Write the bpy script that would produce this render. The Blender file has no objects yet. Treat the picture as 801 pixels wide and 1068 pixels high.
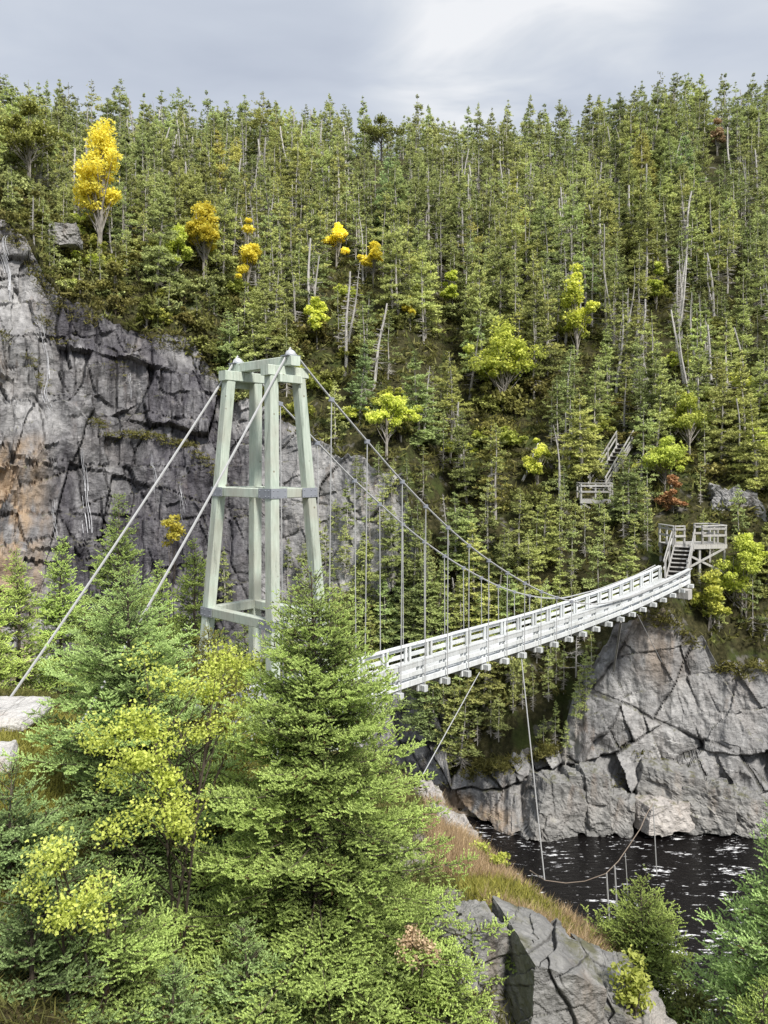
import bpy, math, random
import numpy as np
from mathutils import Vector, Matrix

random.seed(11)
RNG = np.random.default_rng(11)
scene = bpy.context.scene
COL = scene.collection
CX, F, HY = 400.5, 800.0, 485.0          # picture centre column, focal length and horizon row of the photograph


def P(px, py, y):
    return Vector(((px - CX) / F * y, y, (HY - py) / F * y))


def nrm(a):
    return a / (np.linalg.norm(a, axis=-1, keepdims=True) + 1e-9)


# ------------------------------------------------------------------ noise
def _hash(ix, iy, iz, seed):
    h = (ix.astype(np.int64) * 374761393 + iy.astype(np.int64) * 668265263 + iz.astype(np.int64) * 2147483647 + seed * 974634777) & 0xFFFFFFFF
    h = ((h ^ (h >> 13)) * 1274126177) & 0xFFFFFFFF
    h = ((h ^ (h >> 16)) * 2246822519) & 0xFFFFFFFF
    return ((h ^ (h >> 15)) & 0xFFFFFF) / float(0xFFFFFF)


def vnoise(p, seed=0):
    i = np.floor(p).astype(np.int64)
    f = p - i
    f = f * f * (3 - 2 * f)
    out = 0
    for dx in (0, 1):
        for dy in (0, 1):
            for dz in (0, 1):
                w = (f[:, 0] if dx else 1 - f[:, 0]) * (f[:, 1] if dy else 1 - f[:, 1]) * (f[:, 2] if dz else 1 - f[:, 2])
                out = out + w * _hash(i[:, 0] + dx, i[:, 1] + dy, i[:, 2] + dz, seed)
    return out * 2 - 1


def fbm(p, seed=0, octv=4, gain=0.5):
    a, s, o = 1.0, 1.0, 0
    for k in range(octv):
        o = o + a * vnoise(p * s + k * 17.3, seed + k)
        a *= gain
        s *= 2.03
    return o


def worley(p, seed=0):
    i = np.floor(p).astype(np.int64)
    n = len(p)
    f1 = np.full(n, 9.0); f2 = np.full(n, 9.0); cid = np.zeros(n)
    tilt = np.zeros((n, 3))
    for dx in (-1, 0, 1):
        for dy in (-1, 0, 1):
            for dz in (-1, 0, 1):
                c = [i[:, 0] + dx, i[:, 1] + dy, i[:, 2] + dz]
                q = np.stack([c[k] + _hash(c[0], c[1], c[2], seed + 31 * k) for k in range(3)], 1)
                d = np.abs(p - q)
                d = np.maximum(d.max(1), d.sum(1) * 0.55)          # blocky cells
                near = d < f1
                f2 = np.where(near, f1, np.minimum(f2, d))
                f1 = np.where(near, d, f1)
                cid = np.where(near, _hash(c[0], c[1], c[2], seed + 777), cid)
                tilt = np.where(near[:, None], p - q, tilt)
    return f1, f2 - f1, cid, tilt


def blocks(p, nA, nB, sA, sB, seed):
    """offsets of a rock mass cut by two sets of joints: offset per block, distance to the open joints"""
    nA = nrm(np.array(nA, float)); nB = nrm(np.array(nB, float))
    b = p @ nB / sB + 0.45 * vnoise(p * (0.5 / sB), seed + 1) + 0.05 * vnoise(p * (3.0 / sB), seed + 4)
    ib = np.floor(b).astype(np.int64); fb = b - ib
    z0 = np.zeros_like(ib)
    wide = 0.6 + 1.1 * _hash(ib, z0, z0, seed + 9)
    a = p @ nA / (sA * wide) + 9 * _hash(ib, z0 + 1, z0, seed) + 0.35 * vnoise(p * (0.5 / sA), seed + 2) + 0.05 * vnoise(p * (3.0 / sA), seed + 3)
    ia = np.floor(a).astype(np.int64); fa = a - ia
    off = _hash(ia, ib, z0, seed + 11) - 0.5
    tlt = (fa - 0.5) * (_hash(ia, ib, z0, seed + 12) - 0.5) * 1.3 + (fb - 0.5) * (_hash(ia, ib, z0, seed + 13) - 0.35) * 1.3
    ea = np.minimum(fa, 1 - fa) * sA * wide
    eb = np.minimum(fb, 1 - fb) * sB
    ka = _hash(ia + (fa > 0.5), ib, z0, seed + 14) > 0.35
    kb = _hash(z0, ib + (fb > 0.5), np.floor(a * 0.3).astype(np.int64), seed + 15) > 0.3
    e = np.minimum(np.where(ka, ea, 9.0), np.where(kb, eb, 9.0))
    return off + tlt, e


# ------------------------------------------------------------------ mesh helpers
def mesh_np(name, V, faces, mats, col=None, smooth=False, mat_idx=None):
    """faces: list of int arrays (n,k)."""
    me = bpy.data.meshes.new(name)
    V = np.ascontiguousarray(V, dtype=np.float32)
    faces = [np.asarray(f, dtype=np.int32) for f in faces if len(f)]
    loops = np.concatenate([f.ravel() for f in faces])
    tot = np.concatenate([np.full(len(f), f.shape[1], np.int32) for f in faces])
    start = np.concatenate([[0], np.cumsum(tot)[:-1]]).astype(np.int32)
    me.vertices.add(len(V)); me.vertices.foreach_set('co', V.ravel())
    me.loops.add(len(loops)); me.loops.foreach_set('vertex_index', loops)
    me.polygons.add(len(tot))
    me.polygons.foreach_set('loop_start', start)
    me.polygons.foreach_set('loop_total', tot)
    me.polygons.foreach_set('use_smooth', np.full(len(tot), smooth, dtype=bool))
    for m in (mats if isinstance(mats, (list, tuple)) else [mats]):
        me.materials.append(m)
    if mat_idx is not None:
        me.polygons.foreach_set('material_index', np.asarray(mat_idx, np.int32))
    if col is not None:
        a = me.attributes.new('col', 'FLOAT_COLOR', 'POINT')
        c = np.ones((len(V), 4), np.float32); c[:, :3] = col
        a.data.foreach_set('color', c.ravel())
    me.update(calc_edges=True)
    return me


def link(name, me, parent=None):
    o = bpy.data.objects.new(name, me)
    COL.objects.link(o)
    if parent is not None:
        o.parent = parent
    return o


def tag(o, label=None, cat=None, group=None, kind=None):
    for k, v in (('label', label), ('category', cat), ('group', group), ('kind', kind)):
        if v:
            o[k] = v
    return o


def thing(name, label, cat, loc=(0, 0, 0), group=None):
    o = bpy.data.objects.new(name, None)
    o.empty_display_size = 0.2
    COL.objects.link(o)
    o.location = loc
    return tag(o, label, cat, group)


class MB:
    """collects bars and tubes into one mesh"""
    def __init__(s):
        s.v = []; s.f4 = []; s.f3 = []; s.n = 0

    def add(s, v, f4=(), f3=()):
        v = np.asarray(v, float)
        s.v.append(v)
        if len(f4): s.f4.append(np.asarray(f4) + s.n)
        if len(f3): s.f3.append(np.asarray(f3) + s.n)
        s.n += len(v)

    def bar(s, p, q, w, h, up=(0, 0, 1), bev=0.0):
        p = np.array(p, float); q = np.array(q, float)
        d = nrm(q - p); up = np.array(up, float)
        side = nrm(np.cross(d, up)); u = np.cross(side, d)
        b = bev if bev else min(w, h) * 0.08
        prof = [(-w / 2 + b, -h / 2), (w / 2 - b, -h / 2), (w / 2, -h / 2 + b), (w / 2, h / 2 - b),
                (w / 2 - b, h / 2), (-w / 2 + b, h / 2), (-w / 2, h / 2 - b), (-w / 2, -h / 2 + b)]
        v = [e + side * a + u * c for e in (p, q) for a, c in prof]
        f = [(i, (i + 1) % 8, 8 + (i + 1) % 8, 8 + i) for i in range(8)]
        f += [(3, 2, 1, 0), (7, 6, 5, 4)[::1], (7, 4, 3, 0)]
        f += [(8, 9, 10, 11), (12, 13, 14, 15), (8, 11, 12, 15)]
        s.add(v, f)

    def sweep(s, pts, w, h, side):
        pts = np.array(pts, float); n = len(pts); side = np.array(side, float); up = np.array([0, 0, 1.0])
        b = min(w, h) * 0.12
        prof = [(-w / 2, -h / 2 + b), (-w / 2 + b, -h / 2), (w / 2 - b, -h / 2), (w / 2, -h / 2 + b), (w / 2, h / 2 - b), (w / 2 - b, h / 2), (-w / 2 + b, h / 2), (-w / 2, h / 2 - b)]
        v = np.array([[p + side * a + up * c for a, c in prof] for p in pts]).reshape(-1, 3)
        f = [(i * 8 + k, i * 8 + (k + 1) % 8, (i + 1) * 8 + (k + 1) % 8, (i + 1) * 8 + k) for i in range(n - 1) for k in range(8)]
        for o in (0, (n - 1) * 8): f += [(o, o + 1, o + 2, o + 3), (o, o + 3, o + 4, o + 7), (o + 4, o + 5, o + 6, o + 7)]
        s.add(v, f)

    def tube(s, pts, r, seg=6, r2=None, cap=True):
        pts = np.array(pts, float); n = len(pts)
        rr = np.linspace(r, r if r2 is None else r2, n)
        t = nrm(np.gradient(pts, axis=0))
        ref = np.array([0.31, 0.95, 0.05]) if abs(t[0, 1]) < 0.8 else np.array([0.95, 0.1, 0.3])
        a = nrm(np.cross(t, ref)); b = np.cross(t, a)
        th = np.linspace(0, 2 * np.pi, seg, endpoint=False)
        v = pts[:, None] + rr[:, None, None] * (a[:, None] * np.cos(th)[None, :, None] + b[:, None] * np.sin(th)[None, :, None])
        f = [(i * seg + k, i * seg + (k + 1) % seg, (i + 1) * seg + (k + 1) % seg, (i + 1) * seg + k)
             for i in range(n - 1) for k in range(seg)]
        s.add(v.reshape(-1, 3), f)
        if cap:
            for base, e in ((0, pts[0]), ((n - 1) * seg, pts[-1])):
                vv = np.vstack([v.reshape(-1, 3)[base:base + seg], e[None]])
                s.add(vv, (), [(k, (k + 1) % seg, seg) for k in range(seg)])

    def ball(s, c, r, sc=(1, 1, 1), nu=10, nv=6):
        v = [(0, 0, 1)] + [(math.sin(math.pi * j / nv) * math.cos(2 * math.pi * i / nu), math.sin(math.pi * j / nv) * math.sin(2 * math.pi * i / nu),
                            math.cos(math.pi * j / nv)) for j in range(1, nv) for i in range(nu)] + [(0, 0, -1)]
        v = np.array(v) * r * np.array(sc) + np.array(c)
        f4 = [(1 + j * nu + i, 1 + j * nu + (i + 1) % nu, 1 + (j + 1) * nu + (i + 1) % nu, 1 + (j + 1) * nu + i) for j in range(nv - 2) for i in range(nu)]
        L = len(v) - 1
        f3 = [(0, 1 + i, 1 + (i + 1) % nu) for i in range(nu)] + [(L, 1 + (nv - 2) * nu + (i + 1) % nu, 1 + (nv - 2) * nu + i) for i in range(nu)]
        s.add(v, f4, f3)

    def mesh(s, name, mat, smooth=False, col=None):
        fs = []
        if s.f4: fs.append(np.concatenate(s.f4))
        if s.f3: fs.append(np.concatenate(s.f3))
        return mesh_np(name, np.concatenate(s.v), fs, mat, col=col, smooth=smooth)

    def build(s, name, mat, parent=None, smooth=False):
        return link(name, s.mesh(name, mat, smooth), parent)


# ------------------------------------------------------------------ materials
class NT:
    def __init__(s, name):
        s.m = bpy.data.materials.new(name); s.m.use_nodes = True
        s.t = s.m.node_tree; s.t.nodes.clear()
        s.out = s.n('ShaderNodeOutputMaterial')

    def n(s, typ, **kw):
        x = s.t.nodes.new(typ)
        for k, v in kw.items():
            setattr(x, k, v)
        return x

    def l(s, a, b):
        s.t.links.new(a, b)

    def val(s, sock, v):
        if hasattr(v, 'links') or isinstance(v, bpy.types.NodeSocket):
            s.l(v, sock)
        else:
            sock.default_value = v

    def mix(s, f, a, b, mode='MIX'):
        x = s.n('ShaderNodeMix', data_type='RGBA', blend_type=mode)
        s.val(x.inputs[0], f)
        for sk, v in ((x.inputs[6], a), (x.inputs[7], b)):
            s.val(sk, (*v, 1) if isinstance(v, tuple) and len(v) == 3 else v)
        return x.outputs[2]

    def math(s, op, a, b=0.0, clamp=False):
        x = s.n('ShaderNodeMath', operation=op, use_clamp=clamp)
        s.val(x.inputs[0], a); s.val(x.inputs[1], b)
        return x.outputs[0]

    def coords(s, scale=(1, 1, 1), rot=(0, 0, 0)):
        tc = s.n('ShaderNodeTexCoord'); mp = s.n('ShaderNodeMapping')
        mp.inputs['Scale'].default_value = scale; mp.inputs['Rotation'].default_value = rot
        s.l(tc.outputs['Object'], mp.inputs['Vector'])
        return mp.outputs[0]

    def noise(s, scale, vec=None, detail=5, rough=0.55, dist=0.0):
        x = s.n('ShaderNodeTexNoise')
        x.inputs['Scale'].default_value = scale; x.inputs['Detail'].default_value = detail
        x.inputs['Roughness'].default_value = rough; x.inputs['Distortion'].default_value = dist
        if vec is None: vec = s.coords()
        s.l(vec, x.inputs['Vector'])
        return x.outputs['Fac']

    def ramp(s, f, stops):
        x = s.n('ShaderNodeValToRGB')
        cr = x.color_ramp
        while len(cr.elements) < len(stops): cr.elements.new(0.5)
        for e, (p, c) in zip(cr.elements, stops):
            e.position = p; e.color = (*c, 1) if isinstance(c, tuple) else (c, c, c, 1)
        s.l(f, x.inputs[0])
        return x.outputs[0]

    def step(s, f, a, b):
        return s.ramp(f, [(a, 0.0), (b, 1.0)])

    def bump(s, h, strength=0.5, dist=0.1):
        x = s.n('ShaderNodeBump')
        x.inputs['Strength'].default_value = strength; x.inputs['Distance'].default_value = dist
        s.l(h, x.inputs['Height'])
        return x.outputs[0]

    def pbr(s, color, rough=0.8, normal=None, spec=0.3, metal=0.0):
        x = s.n('ShaderNodeBsdfPrincipled')
        s.val(x.inputs['Base Color'], (*color, 1) if isinstance(color, tuple) and len(color) == 3 else color)
        s.val(x.inputs['Roughness'], rough)
        x.inputs['Specular IOR Level'].default_value = spec
        x.inputs['Metallic'].default_value = metal
        if normal is not None: s.l(normal, x.inputs['Normal'])
        return x.outputs[0]

    def end(s, sh):
        s.l(sh, s.out.inputs[0])
        return s.m


def foliage_mat(name, dark, light, alt, brown=(0.10, 0.07, 0.03), transl=0.25, altw=0.8, sat=1.0):
    n = NT(name)
    at = n.n('ShaderNodeAttribute', attribute_name='col')
    sep = n.n('ShaderNodeSeparateColor'); n.l(at.outputs['Color'], sep.inputs[0])
    oi = n.n('ShaderNodeObjectInfo')
    tint = oi.outputs['Color']
    rnd = n.math('FRACT', n.math('ADD', oi.outputs['Random'], sep.outputs[2]))
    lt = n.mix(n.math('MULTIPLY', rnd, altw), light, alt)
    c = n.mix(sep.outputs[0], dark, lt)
    c = n.mix(n.step(sep.outputs[1], 0.93, 0.99), c, brown)
    rv = n.math('FRACT', n.math('MULTIPLY', rnd, 7.31))
    c = n.mix(1.0, c, n.ramp(rv, [(0.0, 0.66), (0.5, 0.98), (1.0, 1.28)]), 'MULTIPLY')
    c = n.mix(1.0, c, tint, 'MULTIPLY')
    d = n.pbr(c, 0.62, spec=0.25)
    tr = n.n('ShaderNodeBsdfTranslucent'); n.l(c, tr.inputs['Color'])
    mx = n.n('ShaderNodeMixShader'); mx.inputs[0].default_value = transl
    n.l(d, mx.inputs[1]); n.l(tr.outputs[0], mx.inputs[2])
    return n.end(mx.outputs[0])


def bark_mat(name, a, b):
    n = NT(name)
    v = n.coords((1, 1, 0.35))
    f = n.noise(9.0, v, 5)
    oi = n.n('ShaderNodeObjectInfo')
    c = n.ramp(f, [(0.3, a), (0.7, b)])
    c = n.mix(1.0, c, n.ramp(oi.outputs['Random'], [(0.0, 0.7), (1.0, 1.15)]), 'MULTIPLY')
    return n.end(n.pbr(c, 0.9, n.bump(n.noise(30, v, 3), 0.5, 0.02)))


def wood_mat(name, a, b, stain, grain_rot=(0, 0, 0), sc=1.0):
    n = NT(name)
    v = n.coords((1, 1, 1))
    big = n.noise(0.9 * sc, v, 4)
    grain = n.noise(14.0 * sc, n.coords((1, 1, 0.12)), 5, 0.6)
    c = n.ramp(grain, [(0.25, a), (0.7, b)])
    c = n.mix(n.math('MULTIPLY', n.step(big, 0.42, 0.68), 0.75), c, stain)
    oi = n.n('ShaderNodeObjectInfo')
    c = n.mix(1.0, c, n.ramp(oi.outputs['Random'], [(0.0, 0.80), (1.0, 1.08)]), 'MULTIPLY')
    chk = n.noise(7.0 * sc, n.coords((1, 1, 0.05)), 6, 0.7)
    c = n.mix(n.math('MULTIPLY', n.step(chk, 0.60, 0.68), 0.55), c, tuple(x * 0.35 for x in a))
    drt = n.noise(2.2 * sc, n.coords((1, 1, 0.3)), 6, 0.7)
    c = n.mix(n.math('MULTIPLY', n.step(drt, 0.52, 0.72), 0.35), c, (0.30, 0.27, 0.21))
    knots = n.n('ShaderNodeTexVoronoi'); knots.inputs['Scale'].default_value = 2.6
    n.l(v, knots.inputs['Vector'])
    c = n.mix(n.math('SUBTRACT', 1.0, n.step(knots.outputs['Distance'], 0.04, 0.09)), c, (0.20, 0.17, 0.12))
    return n.end(n.pbr(c, 0.75, n.bump(n.math('SUBTRACT', grain, n.math('MULTIPLY', n.step(chk, 0.58, 0.68), 0.8)), 0.6, 0.02), spec=0.2))


def rock_mat(name, left=None, base=((0.10, 0.10, 0.105), (0.30, 0.295, 0.29)), streak=0.6, mossy=0.7):
    n = NT(name)
    v = n.coords()
    vs = n.coords((1.0, 1.0, 0.10))
    big = n.noise(0.28, v, 5, 0.6)
    fine = n.noise(3.2, v, 8, 0.68)
    c = n.ramp(n.math('ADD', n.math('MULTIPLY', big, 0.55), n.math('MULTIPLY', fine, 0.45)),
               [(0.34, base[0]), (0.52, tuple((a + b) / 2 for a, b in zip(*base))), (0.66, base[1])])
    pink = n.noise(0.45, v, 4)
    c = n.mix(n.math('MULTIPLY', n.step(pink, 0.52, 0.7), 0.3), c, (0.33, 0.28, 0.25))
    rust = n.noise(0.7, n.coords((1, 1, 0.25)), 5, 0.6)
    c = n.mix(n.math('MULTIPLY', n.step(rust, 0.60, 0.74), 0.55), c, (0.26, 0.15, 0.07))
    dk = n.noise(1.3, vs, 6, 0.62)
    c = n.mix(n.math('MULTIPLY', n.step(dk, 0.5, 0.68), streak), c, (0.035, 0.034, 0.036))
    lt = n.noise(1.7, n.coords((1.3, 1.3, 0.12), (0, 0, 0.4)), 6, 0.6)
    c = n.mix(n.math('MULTIPLY', n.step(lt, 0.60, 0.72), 0.55), c, (0.44, 0.43, 0.42))
    sp = n.noise(14, v, 4, 0.7)
    c = n.mix(n.math('MULTIPLY', n.step(sp, 0.5, 0.75), 0.35), c, (0.06, 0.06, 0.055))
    at = n.n('ShaderNodeAttribute', attribute_name='col')
    sep = n.n('ShaderNodeSeparateColor'); n.l(at.outputs['Color'], sep.inputs[0])
    c = n.mix(n.math('MULTIPLY', sep.outputs[1], 0.8), c, n.mix(1.0, c, (0.50, 0.485, 0.53), 'MULTIPLY'))
    c = n.mix(sep.outputs[0], c, (0.018, 0.017, 0.016))             # darker along the joints
    c = n.mix(n.math('MULTIPLY', sep.outputs[1], n.step(n.noise(0.9, n.coords((1, 1, 0.22)), 6, 0.65), 0.36, 0.56)), c, (0.055, 0.05, 0.062))   # wet dark face
    c = n.mix(n.math('MULTIPLY', n.math('MULTIPLY', sep.outputs[1], 0.9), n.step(n.noise(1.5, n.coords((1, 1, 0.08), (0, 0, 0.2)), 6, 0.68), 0.50, 0.60)), c, (0.022, 0.02, 0.024))
    c = n.mix(n.math('MULTIPLY', sep.outputs[2], n.step(n.noise(1.1, n.coords((1, 1, 0.3)), 5), 0.38, 0.58)), c, (0.38, 0.28, 0.19))   # ochre face
    geo = n.n('ShaderNodeNewGeometry'); sx = n.n('ShaderNodeSeparateXYZ'); n.l(geo.outputs['Normal'], sx.inputs[0])
    moss = n.math('MULTIPLY', n.step(sx.outputs[2], 0.6, 0.85), n.step(n.noise(1.9, v, 5), 0.5, 0.62))
    c = n.mix(n.math('MULTIPLY', moss, mossy), c, (0.10, 0.10, 0.03))
    h = n.math('ADD', n.math('MULTIPLY', fine, 0.7), n.math('MULTIPLY', n.noise(1.1, n.coords((1, 1, 2.2), (0.3, 0.2, 0)), 6, 0.65), 1.0))
    return n.end(n.pbr(c, n.ramp(sep.outputs[1], [(0.0, 0.85), (1.0, 0.45)]), n.bump(h, 0.75, 0.22), spec=0.35))


def ground_mat(name, kind):
    n = NT(name)
    v = n.coords()
    a = n.noise(0.5, v, 6, 0.6); b = n.noise(4.0, v, 6, 0.65)
    if kind == 'forest':
        c = n.ramp(b, [(0.3, (0.018, 0.018, 0.009)), (0.55, (0.055, 0.052, 0.022)), (0.75, (0.12, 0.10, 0.055))])
        c = n.mix(n.math('MULTIPLY', n.step(a, 0.52, 0.62), 0.7), c, (0.055, 0.075, 0.02))
        c = n.mix(n.math('MULTIPLY', n.step(n.noise(0.9, v, 5), 0.62, 0.7), 0.8), c, (0.17, 0.16, 0.15))
    else:
        c = n.ramp(b, [(0.3, (0.03, 0.028, 0.015)), (0.55, (0.12, 0.095, 0.045)), (0.75, (0.20, 0.16, 0.09))])
        c = n.mix(n.math('MULTIPLY', n.step(a, 0.48, 0.6), 0.8), c, (0.13, 0.14, 0.035))
        rk = n.mix(b, (0.14, 0.13, 0.125), (0.42, 0.39, 0.36))
        c = n.mix(n.math('MULTIPLY', n.step(n.noise(0.8, v, 6, 0.6), 0.52, 0.6), 0.9), c, rk)
    return n.end(n.pbr(c, 0.95, n.bump(b, 0.8, 0.15), spec=0.15))


M = {}
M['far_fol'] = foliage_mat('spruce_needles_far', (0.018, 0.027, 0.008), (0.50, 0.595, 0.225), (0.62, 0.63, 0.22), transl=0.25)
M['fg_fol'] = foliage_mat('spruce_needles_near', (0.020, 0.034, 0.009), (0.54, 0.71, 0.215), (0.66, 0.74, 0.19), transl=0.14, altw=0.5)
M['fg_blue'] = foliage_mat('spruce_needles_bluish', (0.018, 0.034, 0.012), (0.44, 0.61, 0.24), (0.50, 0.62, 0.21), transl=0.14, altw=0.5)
M['fg_gold'] = foliage_mat('fir_needles_golden', (0.06, 0.07, 0.015), (0.38, 0.40, 0.10), (0.44, 0.39, 0.08), transl=0.25, altw=0.5)
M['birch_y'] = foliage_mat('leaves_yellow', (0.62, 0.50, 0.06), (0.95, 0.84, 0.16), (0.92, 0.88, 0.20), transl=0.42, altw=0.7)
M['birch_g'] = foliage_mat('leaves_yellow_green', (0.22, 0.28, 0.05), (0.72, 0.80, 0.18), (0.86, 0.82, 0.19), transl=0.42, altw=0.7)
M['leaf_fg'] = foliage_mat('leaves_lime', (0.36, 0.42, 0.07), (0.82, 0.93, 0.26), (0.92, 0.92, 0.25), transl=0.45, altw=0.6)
M['russet'] = foliage_mat('leaves_russet', (0.26, 0.13, 0.06), (0.66, 0.36, 0.20), (0.62, 0.40, 0.20), transl=0.3)
M['shrub'] = foliage_mat('shrub_leaves', (0.07, 0.07, 0.02), (0.42, 0.37, 0.12), (0.36, 0.42, 0.11), transl=0.3, altw=0.9)
M['grass_dry'] = foliage_mat('grass_dry', (0.30, 0.21, 0.12), (0.82, 0.62, 0.42), (0.78, 0.62, 0.34), transl=0.3)
M['grass_yel'] = foliage_mat('grass_yellow', (0.18, 0.18, 0.03), (0.66, 0.58, 0.16), (0.52, 0.54, 0.12), transl=0.3)
M['moss'] = foliage_mat('moss', (0.08, 0.075, 0.02), (0.36, 0.32, 0.09), (0.30, 0.31, 0.08), transl=0.2)
M['bark_far'] = bark_mat('bark_grey', (0.30, 0.275, 0.25), (0.60, 0.57, 0.53))
M['bark_near'] = bark_mat('bark_brown', (0.045, 0.035, 0.028), (0.16, 0.13, 0.10))
M['snag'] = bark_mat('bark_dead', (0.36, 0.34, 0.32), (0.66, 0.63, 0.60))
M['birch_bark'] = bark_mat('bark_birch', (0.18, 0.16, 0.14), (0.45, 0.42, 0.38))
M['tower_wood'] = wood_mat('tower_timber', (0.42, 0.50, 0.42), (0.66, 0.73, 0.64), (0.50, 0.49, 0.42))
M['bridge_wood'] = wood_mat('bridge_timber', (0.58, 0.60, 0.60), (0.83, 0.85, 0.86), (0.55, 0.57, 0.56))
M['grey_wood'] = wood_mat('weathered_timber', (0.34, 0.33, 0.32), (0.60, 0.59, 0.57), (0.38, 0.36, 0.33))
M['dark_wood'] = wood_mat('tread_timber', (0.05, 0.042, 0.038), (0.12, 0.10, 0.09), (0.08, 0.07, 0.06))


def metal(name, c, r=0.45, met=0.6):
    n = NT(name)
    f = n.noise(6, None, 4)
    return n.end(n.pbr(n.mix(f, tuple(x * 0.75 for x in c), c), r, spec=0.5, metal=met))


M['plate'] = metal('galvanised_plate', (0.40, 0.42, 0.47), 0.55, 0.4)
M['cable'] = metal('steel_cable', (0.60, 0.60, 0.60), 0.5, 0.25)
M['rope'] = metal('old_rope', (0.30, 0.24, 0.19), 0.8, 0.0)
M['saddle'] = metal('saddle_cap', (0.72, 0.74, 0.76), 0.4, 0.3)
M['cliff'] = rock_mat('cliff_rock', base=((0.17, 0.168, 0.17), (0.58, 0.57, 0.56)))
M['rock'] = rock_mat('outcrop_rock', base=((0.15, 0.148, 0.146), (0.46, 0.45, 0.43)), streak=0.4)
M['pale_rock'] = rock_mat('pale_rock', base=((0.38, 0.35, 0.33), (0.66, 0.62, 0.58)), streak=0.15)
M['white_rock'] = rock_mat('white_rock', base=((0.50, 0.48, 0.46), (0.80, 0.78, 0.75)), streak=0.08, mossy=0.0)
M['forest_floor'] = ground_mat('forest_floor', 'forest')
M['bank'] = ground_mat('bank_ground', 'bank')


def mat_water():
    n = NT('river_water')
    v = n.coords((1, 1, 1), (0, 0, 0.15))
    vs = n.coords((0.45, 1.5, 1), (0, 0, 0.12))
    n1 = n.noise(0.55, v, 4, 0.6)
    rip = n.noise(3.2, vs, 5, 0.65)
    fl = n.noise(4.2, vs, 6, 0.72)
    f = n.math('MULTIPLY', n.math('MULTIPLY', n.step(n1, 0.42, 0.62), n.step(n.noise(1.1, n.coords((0.22, 1.6, 1), (0, 0, 0.12)), 4, 0.6, 0.6), 0.40, 0.58)), 0.16)
    foam = n.ramp(n.math('ADD', fl, f), [(0.635, 0.0), (0.70, 1.0)])
    c = n.mix(foam, (0.006, 0.005, 0.005), (0.85, 0.85, 0.87))
    sh = n.pbr(c, n.ramp(foam, [(0.0, 0.10), (1.0, 0.8)]), n.bump(rip, 0.55, 0.25), spec=0.22)
    return n.end(sh)


M['water'] = mat_water()


def mat_fall():
    n = NT('falling_water')
    f = n.noise(5.0, n.coords((2, 2, 0.4)), 5, 0.7)
    c = n.ramp(f, [(0.35, (0.30, 0.30, 0.32)), (0.7, (0.74, 0.75, 0.78))])
    return n.end(n.pbr(c, 0.5, spec=0.3))


M['fall'] = mat_fall()

# ------------------------------------------------------------------ the far bank: gorge wall and wooded hillside
ZW = -18.5
FAR = {   # picture column: water edge distance, then (distance, row) knots up the wall, over its rim and up the hill
    -900: (50, (52, 585), (54, 400), (58, 230), (66, 205), (82, 180), (100, 162)),
    -120: (46, (47.5, 585), (50, 340), (54, 190), (61, 180), (76, 170), (92, 158)),
    0: (45, (46.5, 588), (49, 345), (53, 220), (60, 200), (75, 180), (92, 158)),
    28: (45.5, (47, 588), (50, 360), (52.5, 240), (60, 215), (75, 190), (93, 158)),
    60: (46, (48, 588), (50.5, 420), (52.5, 300), (60, 262), (75, 212), (95, 156)),
    120: (47, (49.5, 588), (51.5, 456), (54, 334), (62, 285), (78, 220), (97, 156)),
    200: (47, (50, 592), (52, 464), (55, 352), (63, 300), (80, 225), (100, 160)),
    232: (47, (50, 610), (52, 500), (55, 400), (63, 330), (80, 238), (102, 162)),
    330: (46, (48.5, 640), (50, 540), (52, 458), (60, 375), (78, 250), (105, 166)),
    420: (44.5, (46.5, 700), (48, 570), (49.5, 492), (58, 395), (76, 265), (107, 168)),
    470: (41, (41.6, 842), (42, 822), (42.5, 806), (48, 600), (62, 420), (108, 168)),
    530: (38.6, (39.5, 835), (40, 812), (40.5, 795), (47, 600), (63, 410), (110, 168)),
    585: (38.9, (40, 832), (40.6, 808), (41.3, 785), (47, 590), (62, 410), (110, 162)),
    612: (39.0, (39.9, 800), (40.8, 745), (42, 690), (47, 572), (62, 410), (110, 158)),
    645: (39.2, (40.1, 790), (41, 720), (42, 655), (47, 560), (62, 405), (110, 148)),
    700: (39.7, (40.2, 800), (40.6, 730), (41.2, 630), (46.5, 558), (62, 395), (108, 142)),
    735: (39.8, (40.2, 810), (40.7, 750), (41.5, 676), (46.5, 555), (62, 395), (107, 140)),
    770: (39.8, (40.2, 810), (40.7, 750), (41.5, 690), (46.5, 555), (62, 395), (107, 136)),
    815: (39.8, (40.2, 810), (40.7, 750), (41.5, 684), (46.5, 555), (62, 395), (106, 134)),
    1700: (40, (40.6, 800), (41.2, 740), (42.2, 680), (47, 560), (62, 395), (104, 134)),
}
KPX = np.array(sorted(FAR), float)
_KY, _KZ = [], []
for c in sorted(FAR):
    d = FAR[c]
    ys = [d[0] - 2.0, d[0]] + [k[0] for k in d[1:]]
    zs = [ZW - 2.2, ZW + 0.05] + [(HY - k[1]) / F * k[0] for k in d[1:]]
    ys.append(ys[-1] + 25); zs.append(zs[-1] + 3.0)
    ys.append(420.0); zs.append(zs[-1] - 14.0)
    _KY.append(ys); _KZ.append(zs)
KY = np.array(_KY); KZ = np.array(_KZ)
NK = KY.shape[1]      # 0 bed, 1 water edge, 2 foot, 3 ledge, 4 rim, 5, 6, 7 crest, 8, 9


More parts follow.
